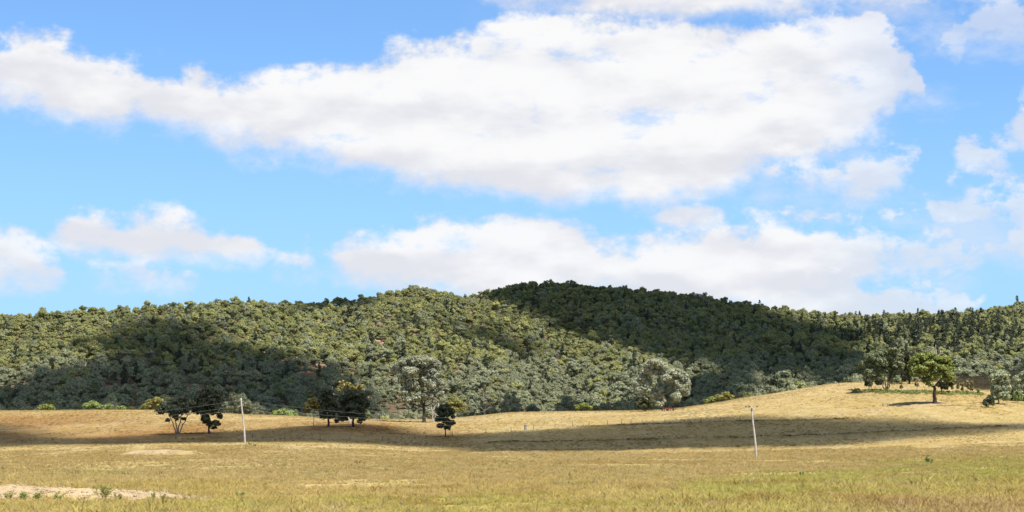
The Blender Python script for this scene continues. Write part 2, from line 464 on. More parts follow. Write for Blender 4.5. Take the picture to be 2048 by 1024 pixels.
def lift(px, py, Yh=None):
    """point of the cloud deck that shades the ground seen on this bearing"""
    if Yh is not None:
        x = (px - CX) / F * Yh; g = np.array([x, Yh, float(gz(x, Yh))])
    else: g = locate(px, py, None, 120, 2100)
    k = (CLOUD_H - g[2]) / SUN_DIR.z
    return g[0] + SUN_DIR.x * k, g[1] + SUN_DIR.y * k

def make_cloud(poly, soft, thick, ragged, seed, rough_len=60.0, cell=5.0, broken=0.0):
    P = np.array(poly)
    x0, y0 = P.min(0) - 40; x1, y1 = P.max(0) + 40
    cell = max(cell, (x1 - x0) / 420.0)
    gx = np.arange(x0, x1, cell); gy = np.arange(y0, y1, cell)
    X, Y = np.meshgrid(gx, gy)
    inside = np.zeros(X.shape, bool)
    n = len(P)
    for i in range(n):
        ax, ay = P[i]; bx, by = P[(i + 1) % n]
        c = ((ay > Y) != (by > Y)) & (X < (bx - ax) * (Y - ay) / (by - ay + 1e-9) + ax)
        inside ^= c
    d = seg_dist(X, Y, np.vstack([P, P[:1]])) * np.where(inside, 1, -1)
    d = d + ragged * (fbm(X / rough_len, Y / rough_len, seed, 5) - 0.5) * 2
    t = thick * sstep(d, 0, soft) * (0.75 + 0.5 * fbm(X / 40, Y / 40, seed + 9, 4))
    if broken: t = t * (1 - broken * sstep(fbm(X / 75, Y / 110, seed + 3, 4), 0.46, 0.60))
    t[0, :] = t[-1, :] = 0; t[:, 0] = t[:, -1] = 0
    on = t > 0.02
    t = np.where(on, t, 0)
    cellon = on[:-1, :-1] | on[:-1, 1:] | on[1:, 1:] | on[1:, :-1]
    idx = np.arange(X.size).reshape(X.shape)
    f = np.stack([idx[:-1, :-1], idx[:-1, 1:], idx[1:, 1:], idx[1:, :-1]], -1)[cellon]
    top = np.stack([X, Y, CLOUD_H + 0.65 * t], -1).reshape(-1, 3); bot = np.stack([X, Y, CLOUD_H - 0.35 * t], -1).reshape(-1, 3)
    fb = f[:, ::-1] + X.size
    rim = ~on.ravel()
    fb = np.where(rim[fb - X.size], fb - X.size, fb)
    V = np.vstack([top, bot]); FF = np.vstack([f, fb])
    used = np.unique(FF); remap = np.full(len(V), -1); remap[used] = np.arange(len(used))
    me = np_mesh('cloud', V[used], remap[FF], smooth=True)
    o = obj('cloud', me, CLOUD_MAT); o['kind'] = 'structure'
    return o

FIELD_SHADE = [lift(-700, 0, 352), lift(0, 896), lift(100, 891), lift(200, 888, 345), lift(490, 0, 344), lift(600, 886), lift(700, 889), lift(800, 896), lift(950, 906),
               lift(1100, 906), lift(1300, 904), lift(1500, 898), lift(1700, 890), lift(1900, 876), lift(2048, 866), lift(2700, 0, 365),
               lift(2700, 0, 420), lift(2048, 842), lift(1900, 840), lift(1700, 834), lift(1500, 826), lift(1400, 834), lift(1300, 842), lift(1200, 849),
               lift(1100, 856), lift(1000, 863), lift(910, 866), lift(880, 862), lift(860, 852), lift(780, 849), lift(650, 848), lift(560, 853), lift(480, 859), lift(330, 865),
               lift(170, 872), lift(80, 852), lift(0, 838), lift(-700, 0, 530)]
make_cloud(FIELD_SHADE, 20.0, 27.0, 7.0, 71, 30.0, 3.0)
SUMMIT_SHADE = [lift(900, 588), lift(930, 0, 1560), lift(1050, 0, 1760), lift(1200, 0, 1800), lift(1350, 0, 1780), lift(1520, 0, 1700), lift(1560, 628), lift(1660, 668), lift(1750, 690),
                lift(1790, 730), lift(1740, 0, 770), lift(1650, 0, 760), lift(1560, 770), lift(1480, 0, 790), lift(1400, 775), lift(1330, 752), lift(1250, 728), lift(1170, 702), lift(1110, 682), lift(1060, 655), lift(1000, 622), lift(940, 602)]
make_cloud(SUMMIT_SHADE, 60.0, 100.0, 24.0, 81, 80.0, 7.0)
SPUR_SHADE = [lift(860, 655), lift(960, 640), lift(1020, 668), lift(1090, 700), lift(1190, 742), lift(1130, 750), lift(1020, 728), lift(940, 712), lift(880, 690)]
make_cloud(SPUR_SHADE, 55.0, 40.0, 20.0, 91, 50.0, 5.0)
FOOT_SHADE = [lift(-500, 0, 760), lift(0, 782), lift(100, 750), lift(150, 700), lift(260, 652), lift(360, 662), lift(450, 655), lift(500, 690), lift(590, 715), lift(650, 738),
              lift(720, 752), lift(760, 775), lift(800, 0, 745), lift(640, 0, 665), lift(300, 0, 655), lift(0, 0, 655), lift(-500, 0, 655)]
make_cloud(FOOT_SHADE, 60.0, 62.0, 30.0, 101, 60.0, 6.0, 0.5)
EDGE_SHADE = [lift(930, 0, 655), lift(930, 0, 715), lift(1100, 0, 760), lift(1200, 0, 815), lift(1280, 0, 900), lift(1400, 0, 985), lift(1520, 0, 960), lift(1500, 0, 640), lift(1200, 0, 640)]
make_cloud(EDGE_SHADE, 18.0, 50.0, 6.0, 111, 40.0, 4.0)
CREST_SHADE = [lift(540, 0, 1240), lift(640, 0, 1300), lift(720, 0, 1290), lift(770, 0, 1330), lift(760, 0, 1520), lift(560, 0, 1500)]
make_cloud(CREST_SHADE, 40.0, 40.0, 16.0, 121, 60.0, 5.0)
FAR_SHADE = [lift(1865, 0, 598), lift(1865, 0, 740), lift(1990, 0, 800), lift(2050, 0, 980), lift(2250, 0, 980), lift(2300, 0, 620)]
make_cloud(FAR_SHADE, 20.0, 40.0, 8.0, 131, 40.0, 4.0)
GLADE_SHADE = [lift(1785, 0, 590), lift(1780, 0, 690), lift(1860, 0, 740), lift(1890, 0, 690), lift(1880, 0, 600)]
make_cloud(GLADE_SHADE, 12.0, 50.0, 4.0, 141, 30.0, 3.0)

# ------------------------------------------------------------------ leaf, bark and other materials
def leaf_material(name, base=None, attr=False, transl=0.28):
    m = bpy.data.materials.new(name); m.use_nodes = True
    t = m.node_tree; t.nodes.clear(); N = NT(t)
    out = N.n('ShaderNodeOutputMaterial')
    lf = N.n('ShaderNodeAttribute', attribute_name='leaf')
    if attr:
        tn = N.n('ShaderNodeAttribute', attribute_name='tint'); tn.attribute_type = 'INSTANCER'
        c = N.mix(1.0, tn.outputs['Color'], lf.outputs['Color'], 'MULTIPLY')
    else:
        c = N.mix(1.0, tuple(0.78 * v for v in base) + (1,), lf.outputs['Color'], 'MULTIPLY')
    d = N.n('ShaderNodeBsdfDiffuse'); tr = N.n('ShaderNodeBsdfTranslucent'); mx = N.n('ShaderNodeMixShader')
    t.links.new(c, d.inputs[0]); t.links.new(N.mix(1.0, c, (1.0, 1.05, 0.6, 1), 'MULTIPLY'), tr.inputs[0])
    mx.inputs[0].default_value = transl
    t.links.new(d.outputs[0], mx.inputs[1]); t.links.new(tr.outputs[0], mx.inputs[2])
    gl = N.n('ShaderNodeBsdfGlossy'); gl.inputs['Roughness'].default_value = 0.5; gl.inputs[0].default_value = (1, 1, 1, 1)
    mg = N.n('ShaderNodeMixShader'); mg.inputs[0].default_value = 0.035
    t.links.new(mx.outputs[0], mg.inputs[1]); t.links.new(gl.outputs[0], mg.inputs[2])
    t.links.new(mg.outputs[0], out.inputs[0])
    return m

def plain(name, rgb, rough=0.85, var=0.35, scale=3.0, spec=0.2, metal=0.0):
    m = bpy.data.materials.new(name); m.use_nodes = True
    t = m.node_tree; N = NT(t); b = t.nodes['Principled BSDF']
    tc = N.n('ShaderNodeTexCoord')
    v = N.ss(N.noise(tc.outputs['Object'], scale, 6.0, 0.65), 0.3, 0.7, 1 - var, 1 + var)
    t.links.new(N.mix(1.0, rgb + (1,), v, 'MULTIPLY'), b.inputs['Base Color'])
    b.inputs['Roughness'].default_value = rough; b.inputs['Specular IOR Level'].default_value = spec; b.inputs['Metallic'].default_value = metal
    bp = N.n('ShaderNodeBump'); bp.inputs['Distance'].default_value = 0.03; bp.inputs['Strength'].default_value = 0.5
    t.links.new(N.noise(tc.outputs['Object'], scale * 4, 4.0, 0.6), bp.inputs['Height']); t.links.new(bp.outputs[0], b.inputs['Normal'])
    return m

BARK_DARK = plain('dark_bark', (0.045, 0.036, 0.03), var=0.5)
BARK_GREY = plain('grey_bark', (0.24, 0.21, 0.18), var=0.5)
BARK_PALE = plain('pale_smooth_bark', (0.40, 0.36, 0.32), var=0.35)
FOREST_LEAF = leaf_material('forest_foliage', attr=True)

# ------------------------------------------------------------------ tree building blocks
def crown_mesh(name, lobes, leaf, per_m2, rng, nsub=12, under=-0.35, sub_r=0.46, spread=0.65):
    """lobes: (centre, radii). Leaves cover many small billows sitting on each lobe."""
    C, R, W = [], [], []
    for c, r in lobes:
        c = np.asarray(c, float); r = np.asarray(r, float)
        k = int(nsub)
        d = rng.normal(size=(k * 3, 3)); d /= np.linalg.norm(d, axis=1)[:, None]
        d = d[d[:, 2] > under][:k]
        s = 0.60 + 0.28 * rng.random(len(d))
        C.append(c + d * r * s[:, None]); R.append(np.tile(r, (len(d), 1)) * (sub_r * (0.7 + 0.6 * rng.random(len(d))))[:, None])
        C.append(c[None]); R.append(r[None] * 0.6)
    C = np.vstack(C); R = np.vstack(R)
    area = 4 * np.pi * (R.prod(1)) ** (2 / 3)
    n = np.maximum(5, (area * per_m2).astype(int))
    own = np.repeat(np.arange(len(C)), n); M = len(own)
    d = rng.normal(size=(M, 3)); d /= np.linalg.norm(d, axis=1)[:, None]
    d[:, 2] = np.where((d[:, 2] < -0.2) & (rng.random(M) < 0.65), -d[:, 2], d[:, 2])
    pos = C[own] + d * R[own] * (0.72 + 0.42 * rng.random(M))[:, None]
    nr = d + np.array([0, 0, 0.25]) + rng.normal(size=(M, 3)) * spread
    nr /= np.linalg.norm(nr, axis=1)[:, None]
    a = np.cross(nr, rng.normal(size=(M, 3))); a /= np.linalg.norm(a, axis=1)[:, None] + 1e-9
    b = np.cross(nr, a)
    L = (leaf * (0.6 + 0.8 * rng.random(M)))[:, None]; w = L * (0.45 + 0.3 * rng.random(M))[:, None]
    V = np.stack([pos - a * L, pos + b * w + nr * L * 0.15, pos + a * L, pos - b * w], 1).reshape(-1, 3)
    me = np_mesh(name, V, np.arange(M * 4).reshape(M, 4))
    sub = (0.88 + 0.24 * rng.random(len(C)))[own]
    val = sub * (0.84 + 0.32 * rng.random(M)); warm = rng.normal(size=M) * 0.05
    rgb = np.stack([val * (1 + warm), val, val * (1 - warm)], -1)
    add_color(me, 'leaf', np.repeat(rgb, 4, 0))
    return me

def tube(path, radii, sides=7):
    path = np.asarray(path, float); n = len(path)
    tan = np.gradient(path, axis=0); tan /= np.linalg.norm(tan, axis=1)[:, None] + 1e-9
    ref = np.array([0.31, 0.95, 0.02]) if abs(tan[:, 2]).mean() > 0.3 else np.array([0, 0, 1.0])
    a = np.cross(tan, ref); a /= np.linalg.norm(a, axis=1)[:, None] + 1e-9
    b = np.cross(tan, a)
    th = np.linspace(0, 2 * np.pi, sides, endpoint=False)
    V = path[:, None, :] + (a[:, None, :] * np.cos(th)[None, :, None] + b[:, None, :] * np.sin(th)[None, :, None]) * np.asarray(radii)[:, None, None]
    V = V.reshape(-1, 3)
    f = []
    for i in range(n - 1):
        for k in range(sides):
            k2 = (k + 1) % sides
            f.append((i * sides + k, i * sides + k2, (i + 1) * sides + k2, (i + 1) * sides + k))
    V = np.vstack([V, path[:1], path[-1:]])
    for k in range(sides):
        k2 = (k + 1) % sides
        f.append((n * sides, k2, k, k)); f.append((n * sides + 1, (n - 1) * sides + k, (n - 1) * sides + k2, (n - 1) * sides + k2))
    return V, f

def tubes_mesh(name, parts, smooth=True):
    me = bpy.data.meshes.new(name); V = []; Fc = []; off = 0
    for v, f in parts:
        V += [tuple(x) for x in v]
        Fc += [tuple(dict.fromkeys(i + off for i in q)) for q in f]
        off += len(v)
    me.from_pydata(V, [], Fc)
    if smooth: me.polygons.foreach_set('use_smooth', np.ones(len(me.polygons), bool))
    me.update()
    return me

def bend(p, q, rng, n=6, wob=0.08, up=0.12):
    p = np.asarray(p, float); q = np.asarray(q, float)
    t = np.linspace(0, 1, n)[:, None]; L = np.linalg.norm(q - p)
    c = p + (q - p) * t
    c += np.sin(np.pi * t) * (rng.normal(size=3) * wob * L + np.array([0, 0, -up * L * 0.5]))
    c[1:-1] += rng.normal(size=(n - 2, 3)) * 0.02 * L
    return c

# ------------------------------------------------------------------ forest prototypes
def forest_proto(kind, seed):
    rng = np.random.default_rng(seed)
    if kind == 'gum':
        h = 9.0 + 2.5 * rng.random(); lobes = []
        cr = 3.1 + 0.9 * rng.random()
        lobes.append(((0, 0, h * 0.66), (cr * 0.62, cr * 0.62, h * 0.26)))
        for k in range(rng.integers(5, 8)):
            a = rng.random() * 6.283; r = cr * (0.40 + 0.30 * rng.random())
            lobes.append(((r * math.cos(a), r * math.sin(a), h * (0.42 + 0.34 * rng.random())), (cr * (0.36 + 0.16 * rng.random()),) * 2 + (cr * (0.30 + 0.14 * rng.random()),)))
        cm = crown_mesh('crown', lobes, 0.27, 7.5, rng, 9, spread=0.32)
        parts = [tube(bend((0, 0, -1.2), lobes[0][0], rng, 5, 0.03, 0), np.linspace(0.22, 0.08, 5), 5)]
        for c, r in lobes[1:]:
            parts.append(tube(bend((0, 0, h * 0.36), c, rng, 4, 0.06), np.linspace(0.11, 0.04, 4), 4))
    elif kind == 'spindle':       # cypress pine
        h = 10.0 + 3 * rng.random(); lobes = []
        for k in range(7):
            z = h * (0.20 + 0.70 * k / 6.0); r = (1.9 - 1.3 * (k / 6.0)) * (0.8 + 0.4 * rng.random())
            lobes.append(((rng.normal() * 0.25, rng.normal() * 0.25, z), (r, r, h * 0.10)))
        cm = crown_mesh('crown', lobes, 0.26, 7.0, rng, 7, under=-0.8)
        parts = [tube(np.array([(0, 0, -1.2), (0, 0, h * 0.5), (0, 0, h)]), [0.18, 0.12, 0.03], 5)]
    else:                          # understorey shrub
        h = 3.4; lobes = []
        for k in range(4):
            a = rng.random() * 6.283; r = 0.9 * rng.random()
            lobes.append(((r * math.cos(a), r * math.sin(a), 1.3 + 0.7 * rng.random()), (1.2, 1.2, 1.0)))
        cm = crown_mesh('crown', lobes, 0.25, 7.0, rng, 7)
        parts = [tube(bend((0, 0, -0.8), c, rng, 4, 0.05), np.linspace(0.08, 0.03, 4), 4) for c, r in lobes]
    tm = tubes_mesh('trunk', parts)
    cm.materials.append(FOREST_LEAF); tm.materials.append(BARK_GREY)
    return tm, cm

KINDS = ['gum'] * 7 + ['spindle'] * 3 + ['shrub'] * 2
PROTO = [forest_proto(k, 200 + i) for i, k in enumerate(KINDS)]

def joined_proto(name, tm, cm):
    """trunk and crown of one prototype as a single mesh for the far forest"""
    nv = len(tm.vertices)
    a = np.zeros(nv * 3, np.float32); tm.vertices.foreach_get('co', a)
    b = np.zeros(len(cm.vertices) * 3, np.float32); cm.vertices.foreach_get('co', b)
    me = bpy.data.meshes.new(name)
    faces = [tuple(p.vertices) for p in tm.polygons] + [tuple(i + nv for i in p.vertices) for p in cm.polygons]
    me.from_pydata(np.vstack([a.reshape(-1, 3), b.reshape(-1, 3)]).tolist(), [], faces)
    me.materials.append(BARK_GREY); me.materials.append(FOREST_LEAF)
    mi = np.ones(len(faces), np.int32); mi[:len(tm.polygons)] = 0
    me.polygons.foreach_set('material_index', mi)
    at = me.color_attributes.new('leaf', 'FLOAT_COLOR', 'POINT')
    c = np.ones((len(me.vertices), 4), np.float32)
    src = np.zeros(len(cm.vertices) * 4, np.float32); cm.color_attributes['leaf'].data.foreach_get('color', src)
    c[nv:] = src.reshape(-1, 4); at.data.foreach_set('color', c.ravel())
    me.update()
    return me

def scatter(name, protos, P, idx, rotz, scl, tint, tilt=None):
    """one uncountable mass: points that carry a prototype each"""
    pc = bpy.data.collections.new(name + '_kinds')
    for me in protos:
        pc.objects.link(bpy.data.objects.new(name + '_kind', me))
    me = bpy.data.meshes.new(name)
    n = len(P)
    me.vertices.add(n); me.vertices.foreach_set('co', np.asarray(P, np.float32).ravel())
    def at(nm, ty, key, arr): me.attributes.new(nm, ty, 'POINT').data.foreach_set(key, np.ascontiguousarray(arr).ravel())
    at('idx', 'INT', 'value', np.asarray(idx, np.int32))
    rot = np.zeros((n, 3), np.float32); rot[:, 2] = rotz
    if tilt is not None: rot[:, :2] = tilt
    at('rot', 'FLOAT_VECTOR', 'vector', rot)
    scl = np.asarray(scl, np.float32); scl = scl if scl.ndim == 2 else np.repeat(scl[:, None], 3, 1)
    at('scl', 'FLOAT_VECTOR', 'vector', scl)
    tc = np.ones((n, 4), np.float32); tc[:, :3] = tint
    me.attributes.new('tint', 'FLOAT_COLOR', 'POINT').data.foreach_set('color', tc.ravel())
    o = obj(name, me); o['kind'] = 'stuff'
    g = bpy.data.node_groups.new(name + '_scatter', 'GeometryNodeTree')
    g.interface.new_socket('Geometry', in_out='INPUT', socket_type='NodeSocketGeometry')
    g.interface.new_socket('Geometry', in_out='OUTPUT', socket_type='NodeSocketGeometry')
    nd = g.nodes; L = g.links
    gi = nd.new('NodeGroupInput'); go = nd.new('NodeGroupOutput')
    ip = nd.new('GeometryNodeInstanceOnPoints'); ci = nd.new('GeometryNodeCollectionInfo')
    ci.inputs['Collection'].default_value = pc; ci.inputs['Separate Children'].default_value = True; ci.inputs['Reset Children'].default_value = True
    def na(nm, ty):
        a = nd.new('GeometryNodeInputNamedAttribute'); a.data_type = ty; a.inputs['Name'].default_value = nm
        return [s for s in a.outputs if s.enabled and s.name == 'Attribute'][0]
    mp = nd.new('GeometryNodeMeshToPoints')
    L.new(gi.outputs[0], mp.inputs['Mesh']); L.new(mp.outputs[0], ip.inputs['Points'])
    L.new(ci.outputs[0], ip.inputs['Instance'])
    ip.inputs['Pick Instance'].default_value = True
    L.new(na('idx', 'INT'), ip.inputs['Instance Index'])
    e2r = nd.new('FunctionNodeEulerToRotation'); L.new(na('rot', 'FLOAT_VECTOR'), e2r.inputs[0]); L.new(e2r.outputs[0], ip.inputs['Rotation'])
    L.new(na('scl', 'FLOAT_VECTOR'), ip.inputs['Scale'])
    L.new(ip.outputs[0], go.inputs[0])
    md = o.modifiers.new('scatter', 'NODES'); md.node_group = g
    return o

# ------------------------------------------------------------------ the forest on the hill
ROCK_AT = [(215, 668, 5.5), (272, 668, 5.0), (140, 690, 4.0), (497, 692, 5.0), (528, 698, 4.0), (590, 712, 5.0), (612, 722, 4.5), (645, 738, 4.5), (690, 702, 4.0), (880, 652, 4.0),
           (1838, 664, 5.5), (1862, 668, 4.0), (350, 655, 4.5), (760, 690, 4.0), (935, 660, 3.5), (1690, 652, 4.0)]
ROCK_W = [(locate(a, b, None, 700, 1700), s) for a, b, s in ROCK_AT]
def forest_points():
    rng = np.random.default_rng(33)
    xs, ys = [], []
    for step, y0, y1 in ((5.1, 672, 1000), (4.6, 1000, 1800)):
        gx, gy = np.meshgrid(np.arange(-640, 640, step), np.arange(y0, y1, step))
        xs.append(gx.ravel() + rng.uniform(-0.6, 0.6, gx.size) * step); ys.append(gy.ravel() + rng.uniform(-0.6, 0.6, gx.size) * step)
    x = np.concatenate(xs); y = np.concatenate(ys)
    u = x / y; px = u * F + CX
    keep = (np.abs(u) < 0.352) & (y < ridge_Y(px) + 70)
    keep &= y > np.interp(px, [-200, 500, 700, 900, 1350, 1500, 1700, 1850, 1900, 2048, 2300], [672, 672, 690, 680, 672, 690, 700, 745, 775, 785, 790])
    bald = fbm(x / 30, y / 44, 51, 4)
    keep &= ~((bald > 0.585) & (rng.random(x.size) < 0.6) & (px < 980))
    keep &= rng.random(x.size) < 0.96
    for p, sz in ROCK_W: keep &= ~((np.abs(x - p[0] * y / p[1]) < sz * 0.8) & (y - p[1] > -22) & (y - p[1] < 3))
    x, y, px = x[keep], y[keep], px[keep]
    z = gz(x, y); py = HZ - F * z / y
    n = len(x)
    zone = fbm(x / 60, y / 80, 61, 3)
    r = rng.random(n)
    pine = 0.02 + 0.24 * np.exp(-((px - 1860) / 150) ** 2) * np.exp(-((py - 665) / 45) ** 2) + 0.12 * np.exp(-((px - 1960) / 120) ** 2) * sstep(py, 640, 700) * (1 - sstep(py, 710, 760))
    pine *= 1 - 0.8 * (y > ridge_Y(px) - 70)
    kind = np.where(r < pine, 1, np.where(r > 0.93, 2, 0))
    idx = np.where(kind == 0, rng.integers(0, 7, n), np.where(kind == 1, rng.integers(7, 10, n), rng.integers(10, 12, n)))
    s = np.where(kind == 0, 0.42 + 0.62 * rng.random(n) ** 1.5, np.where(kind == 1, rng.uniform(0.8, 1.3, n), rng.uniform(0.65, 1.0, n)))
    s *= np.where(rng.random(n) < 0.08, 1.35, 1.0) * np.interp(y, [700, 1100, 1600], [1.0, 0.94, 0.88])
    scl = np.stack([s * rng.uniform(0.92, 1.22, n), s * rng.uniform(0.92, 1.22, n), s], -1)
    olive = np.array([0.300, 0.312, 0.120]); grey = np.array([0.305, 0.325, 0.200]); deep = np.array([0.185, 0.207, 0.090]); yel = np.array([0.350, 0.345, 0.130])
    q = rng.random(n)
    lowz = sstep(py + (zone - 0.5) * 110, 722, 775)
    c = np.where((q < 0.50)[:, None], olive, np.where((q < 0.68)[:, None], deep, np.where((q < 0.86)[:, None], yel, grey)))
    g2 = rng.random(n) < (0.08 + 0.80 * lowz)
    c = np.where(g2[:, None], grey * 0.95, c)
    c = np.where((kind == 1)[:, None], np.array([0.068, 0.085, 0.045]), c)
    c = c * rng.uniform(0.80, 1.22, n)[:, None]
    return np.stack([x, y, z], -1), idx, rng.random(n) * 6.283, scl, c, px, py, kind

FP, FI, FR, FS, FC, FPX, FPY, FK = forest_points()
# the three hundred that stand nearest and in sight become trees of their own
def visible(P, h):
    """is the upper part of something of height h at P in front of every rise before it?"""
    ok = np.zeros(len(P), bool)
    tgt = (P[:, 2] + h * 0.6) / P[:, 1]
    for k in range(len(P)):
        Y = np.linspace(320, P[k, 1] - 4, 110); ok[k] = np.max(gz(P[k, 0] / P[k, 1] * Y, Y) / Y) < tgt[k]
    return ok
cand = np.argsort(FP[:, 1])[:4200]
vis = visible(FP[cand], np.where(FK[cand] == 2, 2.5, 9.0)) & (np.abs(FPX[cand] - CX) < 1030)
near300 = cand[vis][:290]
SPOTS = [(140, 'over the far left end of the crest'), (280, 'behind bright green shrubs on left crest'), (400, 'behind the umbrella-shaped gum'), (500, 'behind the left power pole'),
         (620, 'left of the pair of dark trees'), (760, 'behind the pair of dark trees'), (900, 'behind the tallest grey gum'), (1060, 'right of the lone small dark tree'),
         (1240, 'right of the picture centre'), (1400, 'behind the silvery-cream tree'), (1560, 'above the right power pole'), (1720, 'left of the many-stemmed clump'),
         (1880, 'behind the big spreading green tree'), (9999, 'beyond the brown slope at right')]
for k in near300:
    spot = next(t for lim, t in SPOTS if FPX[k] < lim)
    kd = int(FK[k])
    if kd == 0:
        tone = 'grey-green' if FC[k][2] / FC[k][1] > 0.5 else ('olive-green' if FC[k][1] > 0.21 else 'dark green')
        nm, what, cat, grp = 'gum_tree', tone + ' gum tree', 'tree', tone + ' gums along the forest edge'
    elif kd == 1: nm, what, cat, grp = 'cypress_pine', 'narrow dark cypress pine', 'tree', 'cypress pines along the forest edge'
    else: nm, what, cat, grp = 'understorey_shrub', 'low rounded shrub', 'shrub', 'shrubs along the forest edge'
    lab = (what + ' at the forest edge ' + spot, grp)
    e = thing(nm, lab[0], cat, tuple(FP[k]), lab[1], float(FR[k]))
    e.scale = tuple(FS[k])
    tm, cm = PROTO[int(FI[k])]
    obj('trunk', tm, None, e)
    c = obj('crown', cm, None, e)
    c['tint'] = [float(v) for v in FC[k]]
rest = np.setdiff1d(np.arange(len(FP)), near300)
forest = scatter('forest', [joined_proto('forest_tree', a, b) for a, b in PROTO], FP[rest], FI[rest], FR[rest], FS[rest], FC[rest])
forest['label'] = 'dense gum forest covering the whole hill behind the paddocks'
print('forest', len(FP), 'individual', len(near300))

# ------------------------------------------------------------------ outcrops on the hillside
ROCK_MAT = plain('sandstone', (0.36, 0.25, 0.185), var=0.4, scale=0.7)
def boulder(rng, c, r):
    n, k = 9, 6
    th = np.linspace(0, 2 * np.pi, n, endpoint=False); ph = np.linspace(0.12, np.pi - 0.12, k)
    V = []
    for p in ph:
        for a in th:
            d = np.array([math.sin(p) * math.cos(a), math.sin(p) * math.sin(a), math.cos(p)])
            d = np.sign(d) * np.abs(d) ** 0.7
            V.append(c + d * r * (0.82 + 0.36 * rng.random()))
    f = []
    for i in range(k - 1):
        for j in range(n):
            f.append((i * n + j, (i + 1) * n + j, (i + 1) * n + (j + 1) % n, i * n + (j + 1) % n))
    f.append(tuple(range(n))[::1]); f.append(tuple((k - 1) * n + j for j in range(n))[::-1])
    return np.array(V), f
ROCK_PLACE = ['left of the hill below its skyline', 'just right of the leftmost large outcrop', 'far left of the hill', 'at the edge of the shaded left foot of the hill',
              'a little right of the shade edge on the left hillside', 'above the trio of dark paddock trees', 'lower of a close pair above the dark paddock trees',
              'lowest on the hillside, above the dark paddock trees', 'in the sunlit scrub left of the tall grey tree', 'high on the sunlit spur', 'high among dark pines on the right of the hill',
              'small one beside the pines on the right of the hill', 'near the top of the left hillside shade', 'in sunlit scrub above and left of the tall grey tree',
              'small one beside the spur shadow', 'on the right shoulder of the dark summit']
for i, (p, sz) in enumerate(ROCK_W):
    rng = np.random.default_rng(500 + i)
    e = thing('rock_outcrop', 'pinkish sandstone outcrop ' + ROCK_PLACE[i], 'rock', tuple(p), 'outcrops on the hillside')
    for k in range(5):
        r = np.array([sz * (0.22 + 0.25 * rng.random()), sz * 0.25, sz * (0.16 + 0.2 * rng.random())])
        c = np.array([rng.uniform(-0.6, 0.6) * sz, rng.uniform(-2, 0.5), r[2] * 0.5 + k * sz * 0.10])
        obj('boulder', tubes_mesh('boulder', [boulder(rng, c, r)], smooth=False), ROCK_MAT, e)

# ------------------------------------------------------------------ paddock trees, each built by itself
LEAF = {
    'umbra': leaf_material('dull_green_leaves', (0.16, 0.18, 0.10)),
    'dark': leaf_material('dark_green_leaves', (0.12, 0.135, 0.06)),
    'black': leaf_material('blackish_green_leaves', (0.11, 0.122, 0.055)),
    'yellow': leaf_material('yellow_olive_leaves', (0.36, 0.30, 0.08)),
    'grey': leaf_material('grey_green_leaves', (0.43, 0.45, 0.33)),
    'cream': leaf_material('silvery_blossoming_leaves', (0.52, 0.54, 0.40)),
    'bluegrey': leaf_material('blue_grey_leaves', (0.23, 0.265, 0.135)),
    'fresh': leaf_material('fresh_green_leaves', (0.30, 0.345, 0.075)),
    'bright': leaf_material('bright_green_leaves', (0.32, 0.41, 0.11)),
    'brown': leaf_material('brownish_olive_leaves', (0.34, 0.29, 0.14)),
    'olive': leaf_material('olive_leaves', (0.34, 0.32, 0.09)),
    'weed': leaf_material('weed_leaves', (0.40, 0.46, 0.15)),
    'weedolive': leaf_material('olive_weed_leaves', (0.52, 0.50, 0.17)),
    'sage': leaf_material('sage_leaves', (0.44, 0.48, 0.30)),
}
